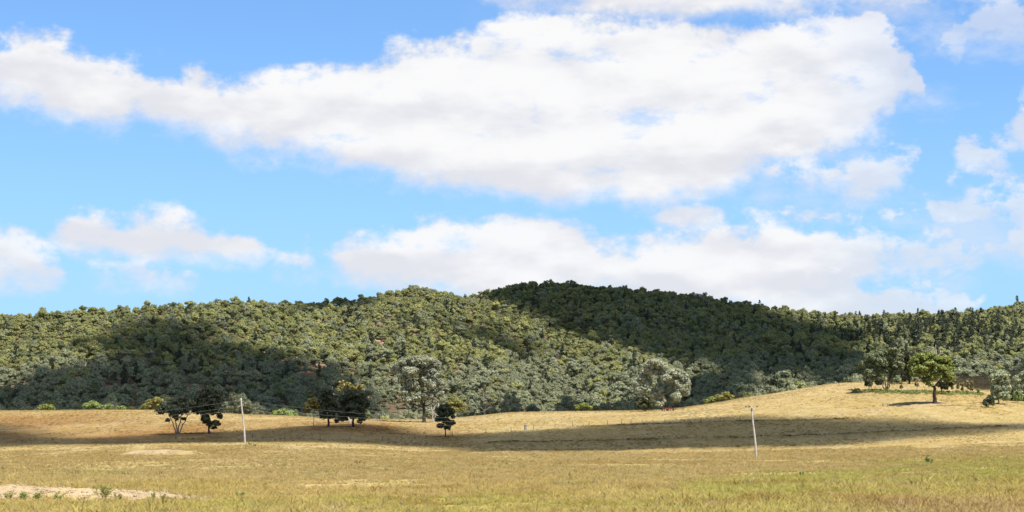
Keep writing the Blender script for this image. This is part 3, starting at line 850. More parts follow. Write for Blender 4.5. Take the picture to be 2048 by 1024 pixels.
def hero(name, label, px, py, hint, lobes, leaf, bark=BARK_DARK, stems=None, trunk_r=0.25, leafsize=0.27, per=9.0, nsub=11, seed=1, cat='tree',
         group=None, depth=0.7, fill=True, bare=(), under=-0.8, sub_r=0.46, size=1.0):
    rng = np.random.default_rng(seed)
    P = locate(px, py, hint); s = P[1] / F
    e = thing(name, label, cat, tuple(P), group)
    bz = HZ - F * P[2] / P[1]                       # where its foot is seen
    L3 = []
    if lobes:
        xs = [l[0] for l in lobes]; cx = 0.5 * (min(xs) + max(xs)); half = max(0.5 * (max(xs) - min(xs)), 4) * s
        for l in lobes:
            lx, ly, rx, ry = l[:4]
            q = min(1.0, abs((lx - cx) * s) / half)
            room = half * depth * math.sqrt(max(0.0, 1 - 0.8 * q * q))
            dys = [rng.uniform(-1, 0.2) * room * 0.8]
            if fill: dys.append(dys[0] + room * rng.uniform(0.7, 1.2))
            for dy in dys:
                L3.append((((lx - px) * s, dy, (bz - ly) * s), (rx * s * 1.08 * size, rx * s * size, max(ry * 1.12, rx * 0.72) * s * size)))
    main = list(L3)
    for c, r in main:
        for k in range(2):
            d = rng.normal(size=3); d /= np.linalg.norm(d); d[2] = d[2] * 0.8
            f = rng.uniform(0.38, 0.62)
            L3.append((tuple(np.array(c) + d * np.array(r) * rng.uniform(0.75, 1.0)), tuple(np.array(r) * f)))
    if stems is None: stems = [(0, 0, px, py - 0.42 * (py - min([l[1] for l in lobes] or [py - 20])), 1.0)]
    forks = []; parts = []
    for bx, _, fx, fy, k in stems:
        b0 = np.array([bx * s, rng.uniform(-0.12, 0.12) * len(stems), -0.5]); b1 = np.array([(fx - px) * s, rng.uniform(-0.4, 0.4) * len(stems) * 0.6, (bz - fy) * s])
        path = bend(b0, b1, rng, 7, 0.025, 0); r = trunk_r * k
        rad = np.linspace(r, r * 0.62, 7); rad[0] *= 1.7; rad[1] *= 1.12
        parts.append(tube(path, rad, 9)); forks.append((b1, r * 0.62))
    if len(parts) == 1:
        obj('trunk', tubes_mesh('trunk', parts), bark, e)
    else:
        for pt in parts: obj('stem', tubes_mesh('stem', [pt]), bark, e)
    nodes = [(f, r, f) for f, r in forks]              # limbs grow outward, each from the nearest one already there
    order = sorted(range(len(main)), key=lambda i: min(np.linalg.norm(np.array(L3[i][0]) - f[0]) for f in forks))
    for i in order:
        c = np.array(L3[i][0])
        cost = [np.linalg.norm(c - q) + (1.5 + 0.8 * (q[2] - c[2]) if q[2] > c[2] else 0) for q, _, _ in nodes]
        k = int(np.argmin(cost)); q, fr, par = nodes[k]
        st = q if k < len(forks) else par + (q - par) * 0.72
        if c[2] < q[2] and k < len(forks): st = q * np.array([1, 1, max(0.35, (c[2] - 0.8) / max(q[2], 0.1))])
        Ld = np.linalg.norm(c - st); lr = min(fr * 0.72, 0.03 + 0.024 * Ld)
        if Ld > 0.4: obj('limb', tubes_mesh('limb', [tube(bend(st, c, rng, 6, 0.08, 0.2), np.linspace(lr, lr * 0.35, 6), 6)]), bark, e)
        nodes.append((c, max(lr * 0.8, 0.03), st))
    for (ax, ay, b_x, b_y, rr) in bare:             # leafless limbs
        a = np.array([(ax - px) * s, rng.uniform(-0.5, 0.5), (bz - ay) * s]); b = np.array([(b_x - px) * s, rng.uniform(-0.8, 0.8), (bz - b_y) * s])
        obj('bare_limb', tubes_mesh('bare_limb', [tube(bend(a, b, rng, 7, 0.07, 0), np.linspace(rr, rr * 0.35, 7), 6)]), bark, e)
    if L3:
        obj('crown', crown_mesh('crown', L3, leafsize, per, rng, nsub, under, sub_r, 0.38), LEAF[leaf], e)
    return e

hero('gum_tree', 'flat-topped umbrella-shaped gum with several slender stems, leftmost in the paddock', 355, 868, 450,
     [(325, 822, 11, 6), (335, 812, 12, 8), (350, 806, 15, 8), (365, 804, 14, 7), (378, 808, 12, 8), (388, 816, 10, 9), (355, 818, 17, 7), (372, 820, 13, 7), (396, 822, 7, 6),
      (343, 825, 10, 5), (357, 836, 8, 4), (338, 840, 5, 3.5), (367, 838, 5, 3)], 'umbra', BARK_GREY,
     [(-0.5, 0, 338, 832, .8), (-0.2, 0, 350, 830, .9), (0.3, 0, 362, 830, .9), (0.6, 0, 376, 830, .8)], 0.22, seed=11, fill=False, depth=0.9, size=0.92)
hero('gum_tree', 'tall dark dense gum just left of the left power pole', 417, 867, 452,
     [(404, 797, 12, 11), (418, 787, 13, 10), (432, 790, 11, 10), (438, 801, 7, 8), (400, 808, 9, 8), (416, 806, 15, 11), (430, 812, 11, 9), (408, 822, 9, 7), (425, 822, 10, 7),
      (411, 838, 8, 9), (417, 849, 5, 6), (438, 832, 5, 6), (431, 846, 5, 6), (427, 856, 4, 3), (437, 849, 3, 3)], 'black', BARK_DARK, trunk_r=0.3, seed=12, size=0.92)
hero('gum_tree', 'slender young gum with pale trunk and small yellow crown, left of two dark trees', 627.5, 853, 456,
     [(618, 808, 8, 5), (628, 801, 9, 5), (632, 808, 7, 7), (622, 815, 9, 6), (612, 822, 6, 4), (635, 816, 5, 7)], 'yellow', BARK_PALE, trunk_r=0.13, seed=13, nsub=8)
hero('gum_tree', 'dark upright gum between slender yellow gum and broad dark gum', 658, 854, 456,
     [(655, 786, 13, 8), (645, 800, 9, 11), (662, 800, 11, 11), (650, 815, 11, 11), (665, 815, 9, 9), (648, 832, 7, 8), (663, 832, 8, 7), (674, 842, 5, 4)], 'black', BARK_DARK, trunk_r=0.34, seed=14, size=0.84)
hero('gum_tree', 'broad dark gum, right one of the pair of dark trees mid-left in paddock', 706, 854, 456,
     [(690, 800, 13, 11), (705, 790, 15, 9), (722, 798, 12, 12), (730, 808, 8, 9), (700, 812, 17, 11), (720, 818, 13, 11), (690, 825, 13, 9), (708, 828, 13, 9), (725, 834, 8, 9),
      (688, 838, 8, 5), (720, 842, 5, 5)], 'black', BARK_DARK, trunk_r=0.38, seed=15, size=0.84)
hero('gum_tree', 'half-dead yellowish gum with bare white branches behind the pair of dark trees', 698, 846, 505,
     [(684, 767, 5, 5), (695, 770, 6, 5), (680, 778, 5, 5), (704, 776, 6, 4), (714, 777, 6, 4), (722, 774, 5, 4), (690, 797, 9, 7), (706, 800, 10, 7)], 'yellow', BARK_PALE, trunk_r=0.3, seed=16,
     bare=[(716, 780, 720, 757, .13), (720, 768, 726, 759, .08), (690, 790, 679, 768, .12), (690, 788, 692, 768, .13), (668, 790, 665, 773, .10), (700, 790, 666, 786, .12), (700, 780, 727, 768, .1)], nsub=7, fill=False)
hero('gum_tree', 'tallest spreading grey-leaved gum with thick trunk, centre of the picture', 848, 845, 500,
     [(795, 738, 12, 10), (812, 726, 12, 8), (832, 721, 13, 7), (855, 725, 12, 9), (872, 730, 9, 8), (800, 760, 11, 8), (822, 745, 15, 9), (845, 742, 15, 10), (868, 747, 12, 9),
      (883, 770, 8, 9), (808, 785, 12, 7), (825, 772, 13, 10), (845, 765, 14, 9), (866, 768, 12, 9), (878, 786, 8, 7), (815, 800, 8, 5), (835, 795, 11, 8), (856, 793, 11, 8), (871, 801, 7, 6)],
     'grey', BARK_DARK, [(0, 0, 847, 806, 1.0)], 0.62, leafsize=0.27, per=10.0, nsub=12, seed=17, sub_r=0.44,
     bare=[(846, 815, 815, 802, .2), (848, 812, 870, 800, .2), (846, 812, 832, 782, .22), (849, 812, 858, 778, .2)])
hero('dead_tree', 'bare pale dead stems beside the tallest grey gum', 865, 836, 530, [], 'grey', BARK_PALE,
     [(-0.4, 0, 862, 812, 1.0), (0.4, 0, 868, 812, 1.0), (1.2, 0, 878, 806, 0.8)], 0.2, seed=18,
     bare=[(862, 812, 858, 794, .11), (862, 812, 866, 796, .1), (868, 812, 873, 794, .12), (868, 814, 881, 797, .12), (878, 806, 883, 786, .12), (878, 806, 876, 792, .09)])
hero('gum_tree', 'small round dark tree standing alone in front of tallest grey gum', 891, 874, 440,
     [(880, 822, 9, 7), (890, 816, 10, 6), (900, 822, 8, 7), (888, 828, 13, 5), (906, 834, 4, 3.5), (877, 839, 7, 6), (893, 842, 10, 6), (904, 846, 6, 5), (882, 852, 7, 4), (895, 855, 7, 5)],
     'black', BARK_DARK, [(0, 0, 891, 850, 1.0)], 0.2, seed=19, nsub=9, sub_r=0.42, size=0.92)
hero('gum_tree', 'billowing silvery-cream tree standing on the crest beside the red farm implements', 1335, 818, 560,
     [(1297, 733, 10, 9), (1306, 724, 9, 6), (1318, 730, 10, 8), (1328, 733, 6, 8), (1325, 746, 8, 7), (1305, 743, 11, 7), (1292, 742, 8, 6),
      (1330, 757, 9, 7), (1345, 745, 9, 6), (1357, 748, 10, 8), (1368, 757, 9, 8), (1375, 770, 6, 11), (1348, 762, 10, 8), (1360, 775, 11, 8), (1342, 780, 6, 6), (1372, 785, 6, 7), (1350, 796, 9, 9),
      (1274, 765, 7, 7), (1285, 760, 9, 7), (1295, 770, 8, 8), (1280, 778, 9, 6), (1297, 785, 7, 7), (1320, 780, 7, 6), (1315, 793, 9, 8), (1325, 800, 8, 9), (1318, 808, 7, 5)],
     'cream', BARK_DARK, [(0, 0, 1333, 790, 1.0)], 0.55, leafsize=0.27, per=10.5, nsub=13, seed=20, depth=0.5, sub_r=0.48, size=0.94)
hero('gum_tree', 'dark green bushy tree under the left side of silvery-cream tree', 1290, 823, 585,
     [(1280, 800, 8, 7), (1292, 798, 9, 9), (1301, 806, 8, 8), (1275, 809, 7, 6), (1288, 812, 9, 7)], 'dark', BARK_DARK, trunk_r=0.2, seed=21)
hero('gum_tree', 'many-stemmed grey-green gum clump on right crest beside a lollipop-shaped tree', 1772, 782, 520,
     [(1727, 730, 7, 7), (1738, 716, 9, 7), (1752, 710, 10, 7), (1765, 706, 8, 6), (1785, 703, 9, 6), (1795, 712, 8, 8), (1740, 732, 10, 8), (1758, 725, 11, 8), (1775, 720, 10, 8),
      (1790, 728, 10, 8), (1802, 735, 6, 8), (1735, 745, 8, 6), (1752, 742, 10, 7), (1772, 740, 11, 8), (1790, 745, 9, 8), (1755, 755, 7, 5), (1788, 760, 8, 7), (1762, 765, 5, 5)],
     'bluegrey', BARK_GREY, [(-1.0, 0, 1755, 752, .8), (-0.2, 0, 1767, 745, .9), (0.7, 0, 1777, 744, .9), (1.5, 0, 1786, 746, .8)], 0.26, seed=22, depth=0.8)
hero('gum_tree', 'deep-shaded blackish tree between the grey-green clump and spreading green tree', 1818, 768, 610,
     [(1808, 730, 12, 11), (1820, 715, 13, 11), (1835, 706, 13, 8), (1846, 716, 9, 9), (1815, 742, 12, 9), (1802, 722, 9, 9), (1832, 730, 13, 11), (1812, 755, 9, 7)], 'black', BARK_DARK, trunk_r=0.35, seed=23)
hero('gum_tree', 'big spreading green tree with thick dark trunk and round shadow on right paddock', 1871, 807, 455,
     [(1826, 735, 8, 8), (1832, 722, 10, 7), (1845, 714, 11, 7), (1858, 710, 10, 6), (1870, 716, 11, 7), (1885, 720, 11, 7), (1897, 726, 8, 8), (1904, 738, 6, 9), (1838, 738, 11, 8),
      (1855, 728, 13, 8), (1873, 735, 13, 9), (1890, 740, 11, 9), (1827, 748, 7, 6), (1850, 746, 11, 7), (1870, 752, 11, 8), (1862, 760, 8, 6), (1894, 752, 8, 8), (1903, 756, 5, 8), (1858, 768, 5, 4)],
     'fresh', BARK_DARK, [(0, 0, 1868, 772, 1.0)], 0.62, seed=24, nsub=12, sub_r=0.44,
     bare=[(1868, 775, 1845, 748, .2), (1868, 775, 1888, 748, .22)])
hero('dead_tree', 'bare white dead snag rising above the spreading green tree', 1876, 768, 540, [], 'grey', BARK_PALE, [(0, 0, 1875, 722, 1.0)], 0.36, seed=25,
     bare=[(1875, 724, 1871, 690, .24), (1873, 712, 1866, 698, .14), (1875, 726, 1881, 702, .24), (1880, 708, 1877, 694, .12), (1880, 708, 1888, 706, .13)])
hero('gum_tree', 'dark tree half hidden behind trunk of spreading green tree', 1883, 788, 490,
     [(1885, 765, 7, 5), (1893, 760, 9, 7), (1902, 768, 6, 6), (1878, 770, 5, 4), (1889, 775, 6, 4)], 'dark', BARK_DARK, trunk_r=0.26, seed=26)
hero('young_tree', 'small dark lollipop-shaped tree left of many-stemmed clump', 1738, 779, 512,
     [(1737, 761, 7, 6), (1735, 768, 5, 5), (1740, 767, 5, 5), (1738, 754, 4.5, 3.5)], 'dark', BARK_DARK, [(0, 0, 1738, 768, 1)], 0.12, seed=27, nsub=8)
SAPL = [(1803, 784, [(1803, 766, 5, 5), (1803, 774, 4, 4)], 'nearest the many-stemmed clump'), (1834, 784, [(1833, 760, 7, 6), (1834, 770, 5, 5)], 'under left edge of spreading green tree'),
        (1905, 785, [(1903, 768, 5, 6), (1905, 776, 3.5, 4)], 'just right of spreading green tree'), (1917, 787, [(1916, 772, 3.5, 7)], 'thinnest one in the row right of spreading green tree'),
        (1925, 786, [(1923, 768, 5, 6), (1925, 777, 3.5, 4)], 'middle of the row right of spreading green tree'),
        (1936, 788, [(1935, 764, 5, 6), (1937, 774, 3.5, 6)], 'left of the close pair ending the row'), (1944, 789, [(1944, 766, 4.5, 7), (1943, 777, 3.5, 6)], 'rightmost one ending the row')]
for i, (a, b, lb, wh) in enumerate(SAPL):
    hero('sapling', 'spindly brownish sapling, ' + wh, a, b, 495, lb, 'brown', BARK_GREY, trunk_r=0.09, seed=40 + i, nsub=6, per=4.5, size=0.72, sub_r=0.4, group='brownish saplings behind the bracken')
hero('sapling', 'tiny bright green sapling right of the brownish saplings', 1956, 793, 495, [(1956, 781, 3.2, 3.6), (1956, 785, 2.5, 2.5)], 'bright', BARK_GREY, trunk_r=0.05, seed=48, nsub=7, leafsize=0.16)
hero('gum_tree', 'sage-topped bushy tree near right edge, above small dark bush', 1998, 808, 458,
     [(2003, 750, 10, 6), (1993, 760, 8, 8), (2008, 761, 8, 7), (2000, 772, 10, 8), (1990, 781, 6, 8), (2012, 777, 7, 8), (2002, 788, 10, 7), (1993, 795, 7, 5), (2012, 795, 6, 5)], 'sage', BARK_GREY, trunk_r=0.22, seed=49, size=1.22)
hero('bush', 'small dark green bush on grass at foot of sage-topped tree', 1977, 815, 446,
     [(1974, 803, 6, 5), (1981, 798, 6, 5), (1972, 808, 5, 4), (1984, 806, 5, 5), (1978, 794, 4.5, 3)], 'dark', BARK_DARK, trunk_r=0.09, seed=50, cat='bush')
hero('gum_tree', 'grey-leaved tree cut by the right edge of the picture', 2044, 802, 478,
     [(2040, 760, 8, 7), (2047, 752, 7, 6), (2038, 775, 7, 7), (2049, 778, 9, 8), (2040, 790, 8, 7), (2052, 794, 8, 7)], 'sage', BARK_GREY, trunk_r=0.22, seed=51, size=1.2)
hero('gum_tree', 'dark tree top at right edge above the grey-leaved edge tree', 2058, 790, 505,
     [(2050, 742, 7, 6), (2060, 735, 8, 7), (2066, 748, 8, 8), (2056, 752, 7, 6)], 'dark', BARK_DARK, trunk_r=0.25, seed=52)
hero('bush', 'low blue-grey bush between the sage-topped tree and right edge', 2021, 800, 485,
     [(2017, 786, 8, 7), (2026, 790, 7, 6), (2022, 779, 6, 5), (2018, 795, 7, 4)], 'bluegrey', BARK_GREY, trunk_r=0.1, seed=53, cat='bush', size=1.2)
hero('bush', 'fresh green shoot bush beneath the right edge tree', 2034, 806, 462, [(2033, 795, 4, 5), (2036, 787, 3.5, 5), (2040, 799, 4, 4)], 'bright', BARK_GREY, trunk_r=0.07, seed=54, cat='bush')
BUSH = [  # crest shrubs seen over the rise
    ('low bright green shrub, far left on the crest line', 92, 820, 625, [(84, 815, 7, 4), (97, 814, 9, 4.5)], 'fresh'),
    ('brightest green shrub, tallest of three on the left crest', 184, 820, 625, [(175, 812, 7, 5), (186, 809, 9, 6), (196, 813, 6, 4)], 'bright'),
    ('bright green shrub, middle of three on the left crest', 213, 820, 625, [(208, 814, 6, 4), (217, 814, 6, 4)], 'bright'),
    ('small green shrub, rightmost of three on the left crest', 242, 820, 625, [(238, 816, 5, 3), (246, 816, 5, 3)], 'fresh'),
    ('broad yellow-olive bush behind the umbrella-shaped gum', 308, 822, 625, [(300, 807, 9, 7), (315, 804, 11, 6), (292, 814, 9, 5), (323, 812, 7, 6), (308, 812, 10, 6)], 'olive'),
    ('spreading bright green bush right of the left power pole', 566, 834, 625, [(553, 828, 8, 4), (565, 824, 8, 5), (576, 827, 8, 5), (586, 831, 7, 3)], 'bright'),
    ('rounded olive tree on crest just right of lone small dark tree', 908, 838, 600, [(900, 812, 10, 8), (912, 806, 11, 7), (922, 813, 8, 7), (908, 820, 12, 6)], 'olive'),
    ('bright green shrub on the crest right of picture centre', 1166, 823, 610, [(1156, 814, 7, 5), (1167, 812, 8, 5), (1178, 816, 6, 4)], 'fresh'),
    ('green shrub low on right crest, left of its taller neighbour', 1422, 806, 600, [(1414, 802, 6, 3.5), (1425, 800, 8, 4)], 'fresh'),
    ('tall green shrub on right crest above right power pole', 1450, 803, 600, [(1440, 796, 9, 5), (1453, 790, 8, 5), (1463, 795, 5, 4)], 'olive'),
]
for i, (lb, a, b, h, lobes, lf) in enumerate(BUSH):
    hero('shrub', lb, a, b, h, lobes, lf, BARK_GREY, trunk_r=0.08, seed=60 + i, cat='shrub', nsub=9)
hero('dead_tree', 'low tangle of grey dead branches on crest right of olive tree', 970, 830, 600, [], 'grey', BARK_GREY, [(0, 0, 969, 822, 1.0)], 0.12, seed=80,
     bare=[(969, 824, 958, 814, .12), (969, 822, 972, 810, .12), (969, 822, 983, 812, .13), (978, 816, 986, 815, .08), (969, 824, 955, 822, .1)])

# ------------------------------------------------------------------ power line
POLE_MAT = plain('weathered_grey_pole', (0.46, 0.43, 0.40), var=0.18, scale=1.2)
STEEL = plain('galvanised_steel', (0.5, 0.5, 0.5), rough=0.5, var=0.1, spec=0.5)
GLAZE = plain('brown_porcelain', (0.05, 0.03, 0.03), rough=0.25, var=0.1, spec=0.5)
WIRE_MAT = plain('aluminium_wire', (0.36, 0.36, 0.36), rough=0.4, var=0.05, spec=0.5)
def box_vf(c, h, rot=None):
    c = np.asarray(c, float); h = np.asarray(h, float)
    V = np.array([[x, y, z] for x in (-1, 1) for y in (-1, 1) for z in (-1, 1)], float) * h
    if rot is not None: V = V @ np.asarray(rot).T
    return V + c, [(0, 1, 3, 2), (4, 6, 7, 5), (0, 4, 5, 1), (2, 3, 7, 6), (0, 2, 6, 4), (1, 5, 7, 3)]
def lathe(c, prof, sides=10, axis='z'):
    V = []; f = []
    for r, z in prof:
        for k in range(sides):
            a = 2 * math.pi * k / sides
            v = (r * math.cos(a), r * math.sin(a), z)
            if axis == 'x': v = (v[2], v[0], v[1])
            if axis == 'y': v = (v[0], v[2], v[1])
            V.append(v)
    n = len(prof)
    for i in range(n - 1):
        for k in range(sides):
            f.append((i * sides + k, i * sides + (k + 1) % sides, (i + 1) * sides + (k + 1) % sides, (i + 1) * sides + k))
    f.append(tuple(range(sides))[::-1]); f.append(tuple((n - 1) * sides + k for k in range(sides)))
    return np.array(V) + np.asarray(c, float), f
INSUL = [(0.03, -0.16), (0.03, -0.08), (0.10, -0.08), (0.12, -0.02), (0.06, 0.0), (0.10, 0.04), (0.10, 0.07), (0.05, 0.13), (0.02, 0.16)]
def pole(label, px, py, hint, tpx, tpy, arm):
    P = locate(px, py, hint); s = P[1] / F; bz = HZ - F * P[2] / P[1]
    e = thing('power_pole', label, 'power pole', tuple(P), 'power poles in the paddock')
    top = np.array([(tpx - px) * s, 0, (bz - tpy) * s])
    t = np.linspace(0, 1, 12)[:, None]
    path = np.array([0, 0, -0.8]) + (top - np.array([0, 0, -0.8])) * t
    path[:, 0] += 0.10 * np.sin(np.pi * t[:, 0] * 1.6)
    obj('post', tubes_mesh('post', [tube(path, np.linspace(0.215, 0.135, 12), 12)]), POLE_MAT, e)
    att = []
    if arm:
        c = path[-1] + np.array([0, -0.16, -0.25])
        obj('crossarm', tubes_mesh('crossarm', [box_vf(c, (1.05, 0.05, 0.06))], False), POLE_MAT, e)
        for sx in (-1, 1):
            q = tube(np.array([c + [sx * 0.5, 0, -0.03], c + [0, 0.05, -0.62]]), [0.03, 0.03], 5)
            obj('brace', tubes_mesh('brace', [q]), STEEL, e)
        for dx, dz in ((-1.0, 0.24), (-0.42, 0.26), (0.98, 0.24), (0.0, -0.36)):
            q = c + np.array([dx, 0.0 if dz > 0 else -0.08, dz]); att.append(P + q)
            obj('insulator', tubes_mesh('insulator', [lathe(q, [(r * 1.25, z) for r, z in INSUL])]), GLAZE, e)
    else:
        for i, dy in enumerate((4.3, 15.0, 21.6)):
            zt = top[2] - dy * s; xx = float(np.interp(zt, path[:, 2], path[:, 0]))
            q = np.array([xx, -0.34, zt])
            obj('bracket', tubes_mesh('bracket', [tube(np.array([[xx, -0.08, zt - 0.1], [xx, -0.34, zt - 0.12]]), [0.035, 0.03], 6)]), STEEL, e)
            obj('insulator', tubes_mesh('insulator', [lathe(q, INSUL)]), POLE_MAT, e); att.append(P + q)
    return P, att
PA, attA = pole('leaning pale power pole on the left with three wires stacked on its side', 490, 887, 343, 483, 796, False)
PB, attB = pole('leaning pale power pole on the right with short crossarm and dark insulators', 1512.5, 916, 297, 1504, 813, True)
def wire(label, a, b, sag, group):
    t = np.linspace(0, 1, 60)[:, None]
    p = np.asarray(a) + (np.asarray(b) - np.asarray(a)) * t
    p[:, 2] -= 4 * sag * t[:, 0] * (1 - t[:, 0])
    o = obj('overhead_wire', tubes_mesh('overhead_wire', [tube(p, [0.010] * 60, 5)]), WIRE_MAT)
    tag(o, label, 'wire', group)
lv = ['top', 'middle', 'lowest']
for i in range(3):
    YL = 330.0; xl = (-420 - CX) / F * YL
    zl = (HZ - (836 + (0, 11, 13)[i])) / F * YL
    wire('thin overhead wire running left from left pole, %s of three' % lv[i], attA[i], (xl, YL, zl), 2.75, 'overhead wires left of the left pole')
    wire('thin overhead wire sagging right from left pole, %s of three' % lv[i], attA[i], attB[(1, 0, 3)[i]], 3.0 + 0.1 * i, 'overhead wires between the two poles')

# ------------------------------------------------------------------ stock fence along the shade edge
POST_MAT = plain('grey_fence_timber', (0.17, 0.15, 0.13), var=0.4); POST_PALE = plain('pale_fence_post', (0.45, 0.42, 0.38), var=0.15)
fpts = [(505, 876), (570, 877), (640, 880), (700, 881), (765, 881), (830, 878), (905, 873), (972, 866), (1022, 863), (1067, 859), (1110, 855), (1145, 853), (1178, 851), (1215, 850),
        (1243, 850), (1262, 849), (1284, 849), (1306, 848), (1330, 847), (1352, 847), (1376, 846), (1402, 846), (1440, 844), (1480, 842)]
W = [locate(a, b, 440, 380, 500) for a, b in fpts]
fe = thing('wire_fence', 'low wire stock fence with timber posts crossing the shaded paddock', 'fence', tuple(W[8]))
for i, p in enumerate(W):
    h = 1.25 + 0.25 * RNG.random(); pale = 13 <= i <= 20
    q = p - W[8]; ln = RNG.normal(size=2) * 0.04
    obj('post', tubes_mesh('post', [tube(np.array([q + [0, 0, -0.5], q + [ln[0] / 2, ln[1] / 2, h * .5], q + [ln[0], ln[1], h]]), [0.085, 0.08, 0.07] if not pale else [0.10, 0.10, 0.09], 8)]), POST_PALE if pale else POST_MAT, fe)
for hz in (0.35, 0.75, 1.1):
    pth = np.array([p - W[8] + [0, -0.1, hz] for p in W])
    obj('fence_wire', tubes_mesh('fence_wire', [tube(pth, [0.008] * len(pth), 4)]), STEEL, fe)

# ------------------------------------------------------------------ metal box by the fence
P = locate(1051, 860, 448, 380, 500)
mb = thing('metal_box', 'small upright blue-grey metal box standing at the stock fence', 'box', tuple(P))
PAINT = plain('faded_blue_grey_paint', (0.33, 0.36, 0.38), rough=0.6, var=0.2); GREEN_PAINT = plain('dark_green_paint', (0.06, 0.09, 0.075), rough=0.6, var=0.2)
obj('cabinet', tubes_mesh('cabinet', [box_vf((0, 0, 0.66), (0.36, 0.3, 0.56))], False), GREEN_PAINT, mb)
obj('door', tubes_mesh('door', [box_vf((0.1, -0.32, 0.62), (0.24, 0.02, 0.46))], False), PAINT, mb)
obj('lid', tubes_mesh('lid', [box_vf((0, 0, 1.26), (0.42, 0.36, 0.035))], False), GREEN_PAINT, mb)
for sx in (-1, 1):
    for sy in (-1, 1): obj('foot', tubes_mesh('foot', [box_vf((sx * 0.3, sy * 0.24, -0.02), (0.05, 0.05, 0.13))], False), STEEL, mb)

# ------------------------------------------------------------------ old farm implements under the silvery tree
RED = plain('rusty_red_paint', (0.20, 0.07, 0.05), rough=0.7, var=0.4); RUST = plain('rusted_iron', (0.16, 0.08, 0.06), rough=0.85, var=0.4); RUBBER = plain('old_rubber', (0.03, 0.03, 0.03), var=0.2)
def wheel(e, c, r, w, axis='x'):
    t_ = obj('wheel', tubes_mesh('wheel', [lathe(c, [(r * .72, -w), (r, -w * .7), (r, w * .7), (r * .72, w)], 16, axis)]), RUBBER, e)
    obj('rim', tubes_mesh('rim', [lathe(c, [(r * .25, -w * 1.1), (r * .7, -w * .8), (r * .7, w * .8), (r * .25, w * 1.1)], 12, axis)]), RED, t_)
P = locate(1336, 822, 545, 480, 600)
pl = thing('disc_plough', 'old rusty red disc plough lying at foot of silvery-cream tree', 'plough', tuple(P), None, math.radians(12))
obj('frame', tubes_mesh('frame', [tube(np.array([[-1.9, .5, .8], [0, .1, .95], [1.7, -.4, .8]]), [.11] * 3, 8), tube(np.array([[-1.2, -.5, .75], [1.2, .5, .75]]), [.08] * 2, 8), tube(np.array([[-1.6, .5, .4], [-1.6, .5, 1.5]]), [.07] * 2, 8)]), RED, pl)
for k in range(5):
    x = -1.3 + 0.65 * k
    d = obj('disc', tubes_mesh('disc', [lathe((x, 0.15 - 0.13 * k, 0.36), [(.05, -.02), (.25, 0.03), (.38, 0.10), (.38, 0.12), (.25, .05), (.05, 0.0)], 14, 'x')]), RUST, pl)
    obj('shank', tubes_mesh('shank', [tube(np.array([[x, .15 - .13 * k, .36], [x - .1, .15 - .13 * k, .85]]), [.05, .05], 6)]), RED, d)
obj('drawbar', tubes_mesh('drawbar', [tube(np.array([[1.5, -.3, .8], [2.4, -.5, .55], [3.0, -.6, .45]]), [.08, .07, .05], 8)]), RED, pl)
obj('lever', tubes_mesh('lever', [tube(np.array([[-.3, .1, .95], [-.55, .0, 1.75]]), [.035, .03], 6)]), RUST, pl)
obj('seat', tubes_mesh('seat', [lathe((.5, .1, 1.35), [(.08, -.05), (.22, 0), (.26, .08)], 10), tube(np.array([[.3, .1, .95], [.5, .1, 1.32]]), [.03, .03], 6)]), RUST, pl)
wheel(pl, np.array([-1.9, .45, .42]), .45, .10); wheel(pl, np.array([1.8, -.45, .40]), .42, .10); wheel(pl, np.array([0.1, .95, .34]), .36, .08)
P = locate(1359, 819, 560, 480, 600)
cu = thing('cultivator', 'rusty red tined cultivator on the crest, right of the disc plough', 'cultivator', tuple(P), None, math.radians(-8))
obj('frame', tubes_mesh('frame', [box_vf((0, -.5, .7), (1.8, .06, .06)), box_vf((0, .5, .7), (1.8, .06, .06)), box_vf((-1.75, 0, .71), (.06, .5, .06)), box_vf((1.75, 0, .71), (.06, .5, .06)), box_vf((0, 0, .72), (.06, .5, .06))], False), RED, cu)
for k in range(9):
    x = -1.6 + .4 * k; y = -.5 if k % 2 else .5
    obj('tine', tubes_mesh('tine', [tube(np.array([[x, y, .7], [x - .1, y + .25, .5], [x, y + .1, .15], [x + .15, y - .1, .0]]), [.035, .03, .03, .02], 6)]), RUST, cu)
wheel(cu, np.array([-1.2, -.75, .36]), .38, .09); wheel(cu, np.array([1.2, -.75, .36]), .38, .09)
obj('drawbar', tubes_mesh('drawbar', [tube(np.array([[1.7, -.5, .7], [3.0, 0, .5]]), [.06, .06], 6), tube(np.array([[1.7, .5, .7], [3.0, 0, .5]]), [.06, .06], 6)]), RED, cu)
obj('lift_arm', tubes_mesh('lift_arm', [tube(np.array([[.2, 0, .7], [.0, 0, 1.5], [.4, 0, 1.25]]), [.05, .05, .04], 6)]), RED, cu)

# ------------------------------------------------------------------ fallen timber
def log(label, px, py, hint, L, r, ang, mat, stubs=2, seed=1):
    rng = np.random.default_rng(seed); P = locate(px, py, hint)
    e = thing('fallen_log', label, 'log', tuple(P), None, math.radians(ang))
    p = bend((-L / 2, 0, r * .8), (L / 2, 0, r * 1.0), rng, 7, 0.03, 0)
    zz = gz(P[0] + p[:, 0] * math.cos(math.radians(ang)), P[1] + p[:, 0] * math.sin(math.radians(ang))) - P[2]
    p[:, 2] = zz + r * 0.8
    obj('trunk', tubes_mesh('trunk', [tube(p, np.linspace(r, r * .55, 7), 8)]), mat, e)
    for k in range(stubs):
        q = p[2 + k % 4]; obj('branch', tubes_mesh('branch', [tube(bend(q, q + [rng.uniform(-.8, .8), rng.uniform(-.4, .4), rng.uniform(.4, 1.1)], rng, 4), np.linspace(r * .4, r * .12, 4), 5)]), mat, e)
log('dark fallen log lying left of the many-stemmed clump', 1750, 781, 515, 4.5, 0.32, 10, BARK_DARK, 3, 1)
